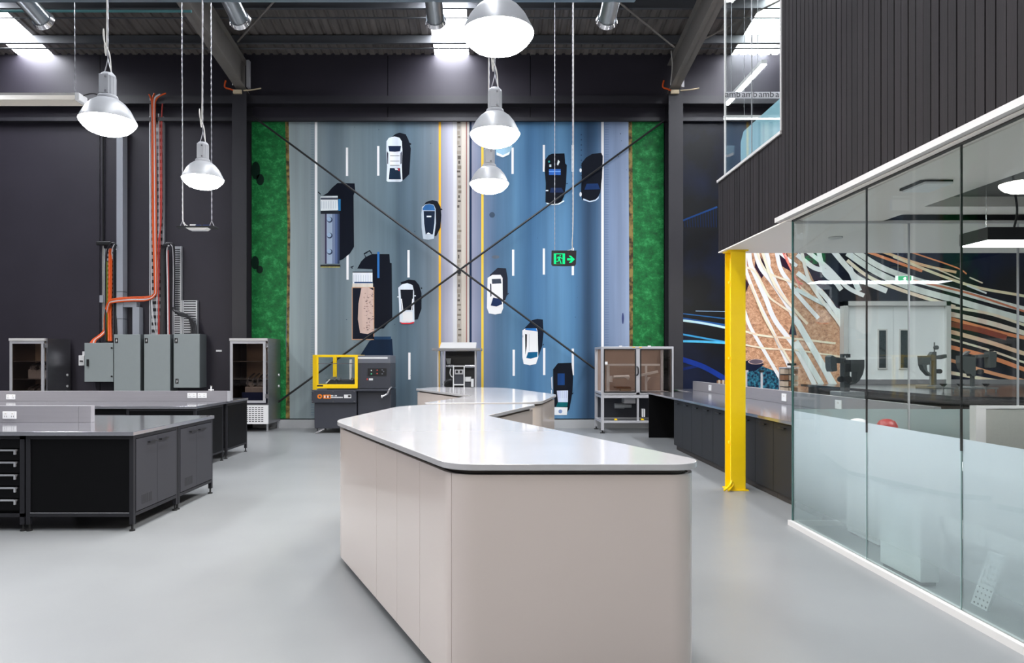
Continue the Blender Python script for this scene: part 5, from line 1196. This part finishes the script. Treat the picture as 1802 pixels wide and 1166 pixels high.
MB().box(x1-.06,x1,d-.1,d+.1,z0,z1-.02).build('end_cap',M['white_plastic'],t,bevel=.015)
for xx in (PX(132,d),x0+.3): MB().chain((xx,d,z1),(PX(130,d) if xx>x0+1 else xx,d,roofz(d)-.1),.008,.05).build('hanging_chain',M['chain'],t)
MB().tube(smooth_path([(x1-.01,d,z1-.03),(x1+.1,d+.05,z1+.02),(x1+.22,d+.1,z1-.02)]),.007,6).build('lead',M['black_plastic'],t)
# linear lights beyond the mezzanine screen
def linear(name,label,a,b,wd=.045):
    a=Vector(a); b=Vector(b); mid=(a+b)/2; t=thing(name,tuple(mid),label,'linear light','lit linear lights')
    dv=(b-a); x0,x1=sorted((a.x,b.x)); y0,y1=sorted((a.y,b.y))
    if x1-x0<.01: x0-=wd; x1+=wd
    else: y0-=wd; y1+=wd
    box('housing',M['white_trim'],t,x0,x1,y0,y1,a.z+.012,a.z+.06); box('diffuser',M['led'],t,x0+.004,x1-.004,y0+.004,y1-.004,a.z,a.z+.0125)
    for k in (.15,.85):
        p=a.lerp(b,k); MB().cyl((p.x,p.y,a.z+.06),(p.x,p.y,roofz(p.y)-.1),.004,n=6).build('wire',M['chain'],t)
    return t
linear('linear_light','lit linear light running away from the viewer behind the upper glass',(3.40,8.45,5.2),(3.40,9.8,5.2),.035)
linear('linear_light','lit linear light running across behind the upper glass, below the sloping one',(4.12,12.0,PZ(209.5,12.0)),(6.5,12.0,PZ(209.5,12.0)),.03)
YD,ZD=8.0,6.14
t=thing('air_duct',(-5,YD,ZD-.36),'round blue-grey air duct with four steel jet nozzles along the top edge','air duct')
MB().cyl((XL+.02,YD,ZD),(1.72,YD,ZD),.36,n=32).build('duct',M['duct_blue'],t,smooth=True)
for q in range(8): MB().box(-13+q*2,-12.97+q*2,YD-.01,YD+.01,ZD+.35,roofz(YD)-.1).build('hanger',M['chain'],t)
for u in (72,420,766,1069):
    x=PX(u,8.5); a=Vector((x,8.12,ZD-.24)); b=Vector((x,8.55,PZ(33,8.5)))
    n=MB().cyl(a,b,.105,n=24).build('nozzle',M['duct'],t,smooth=True); dirv=(b-a).normalized()
    MB().cyl(b-dirv*.05,b+dirv*.005,.118,.136,n=24).build('nozzle_rim',M['chrome'],n,smooth=True)
# hanging green exit sign beyond the office
d=13.0; t=thing('exit_sign',(PX(1592,d),d,PZ(498,d)),'green and white exit sign hanging beyond the glass office','exit sign')
box('panel',M['sign_white'],t,PX(1577,d),PX(1607,d),d,d+.03,PZ(498.5,d),PZ(485,d)); g=box('green_face',M['green_sign'],t,PX(1580.5,d),PX(1603.5,d),d-.003,d,PZ(498,d),PZ(485.5,d))
cx,cz=PX(1592,d),PZ(492,d)
MB().prism([(cx-.01,cz+.05),(cx+.02,cz+.055),(cx+.03,cz+.02),(cx+.015,cz),(cx+.04,cz-.05),(cx+.015,cz-.055),(cx-.005,cz-.02),(cx-.04,cz-.04),(cx-.03,cz-.015),(cx-.012,cz+.005),(cx-.035,cz+.02)],d-.006,d-.003,'y').build('running_figure',M['sign_white'],g)
for u in (1581,1600): MB().cyl((PX(u,d),d+.015,PZ(485,d)),(PX(u,d),d+.015,roofz(d)-.1),.004,n=6).build('wire',M['chain'],t)
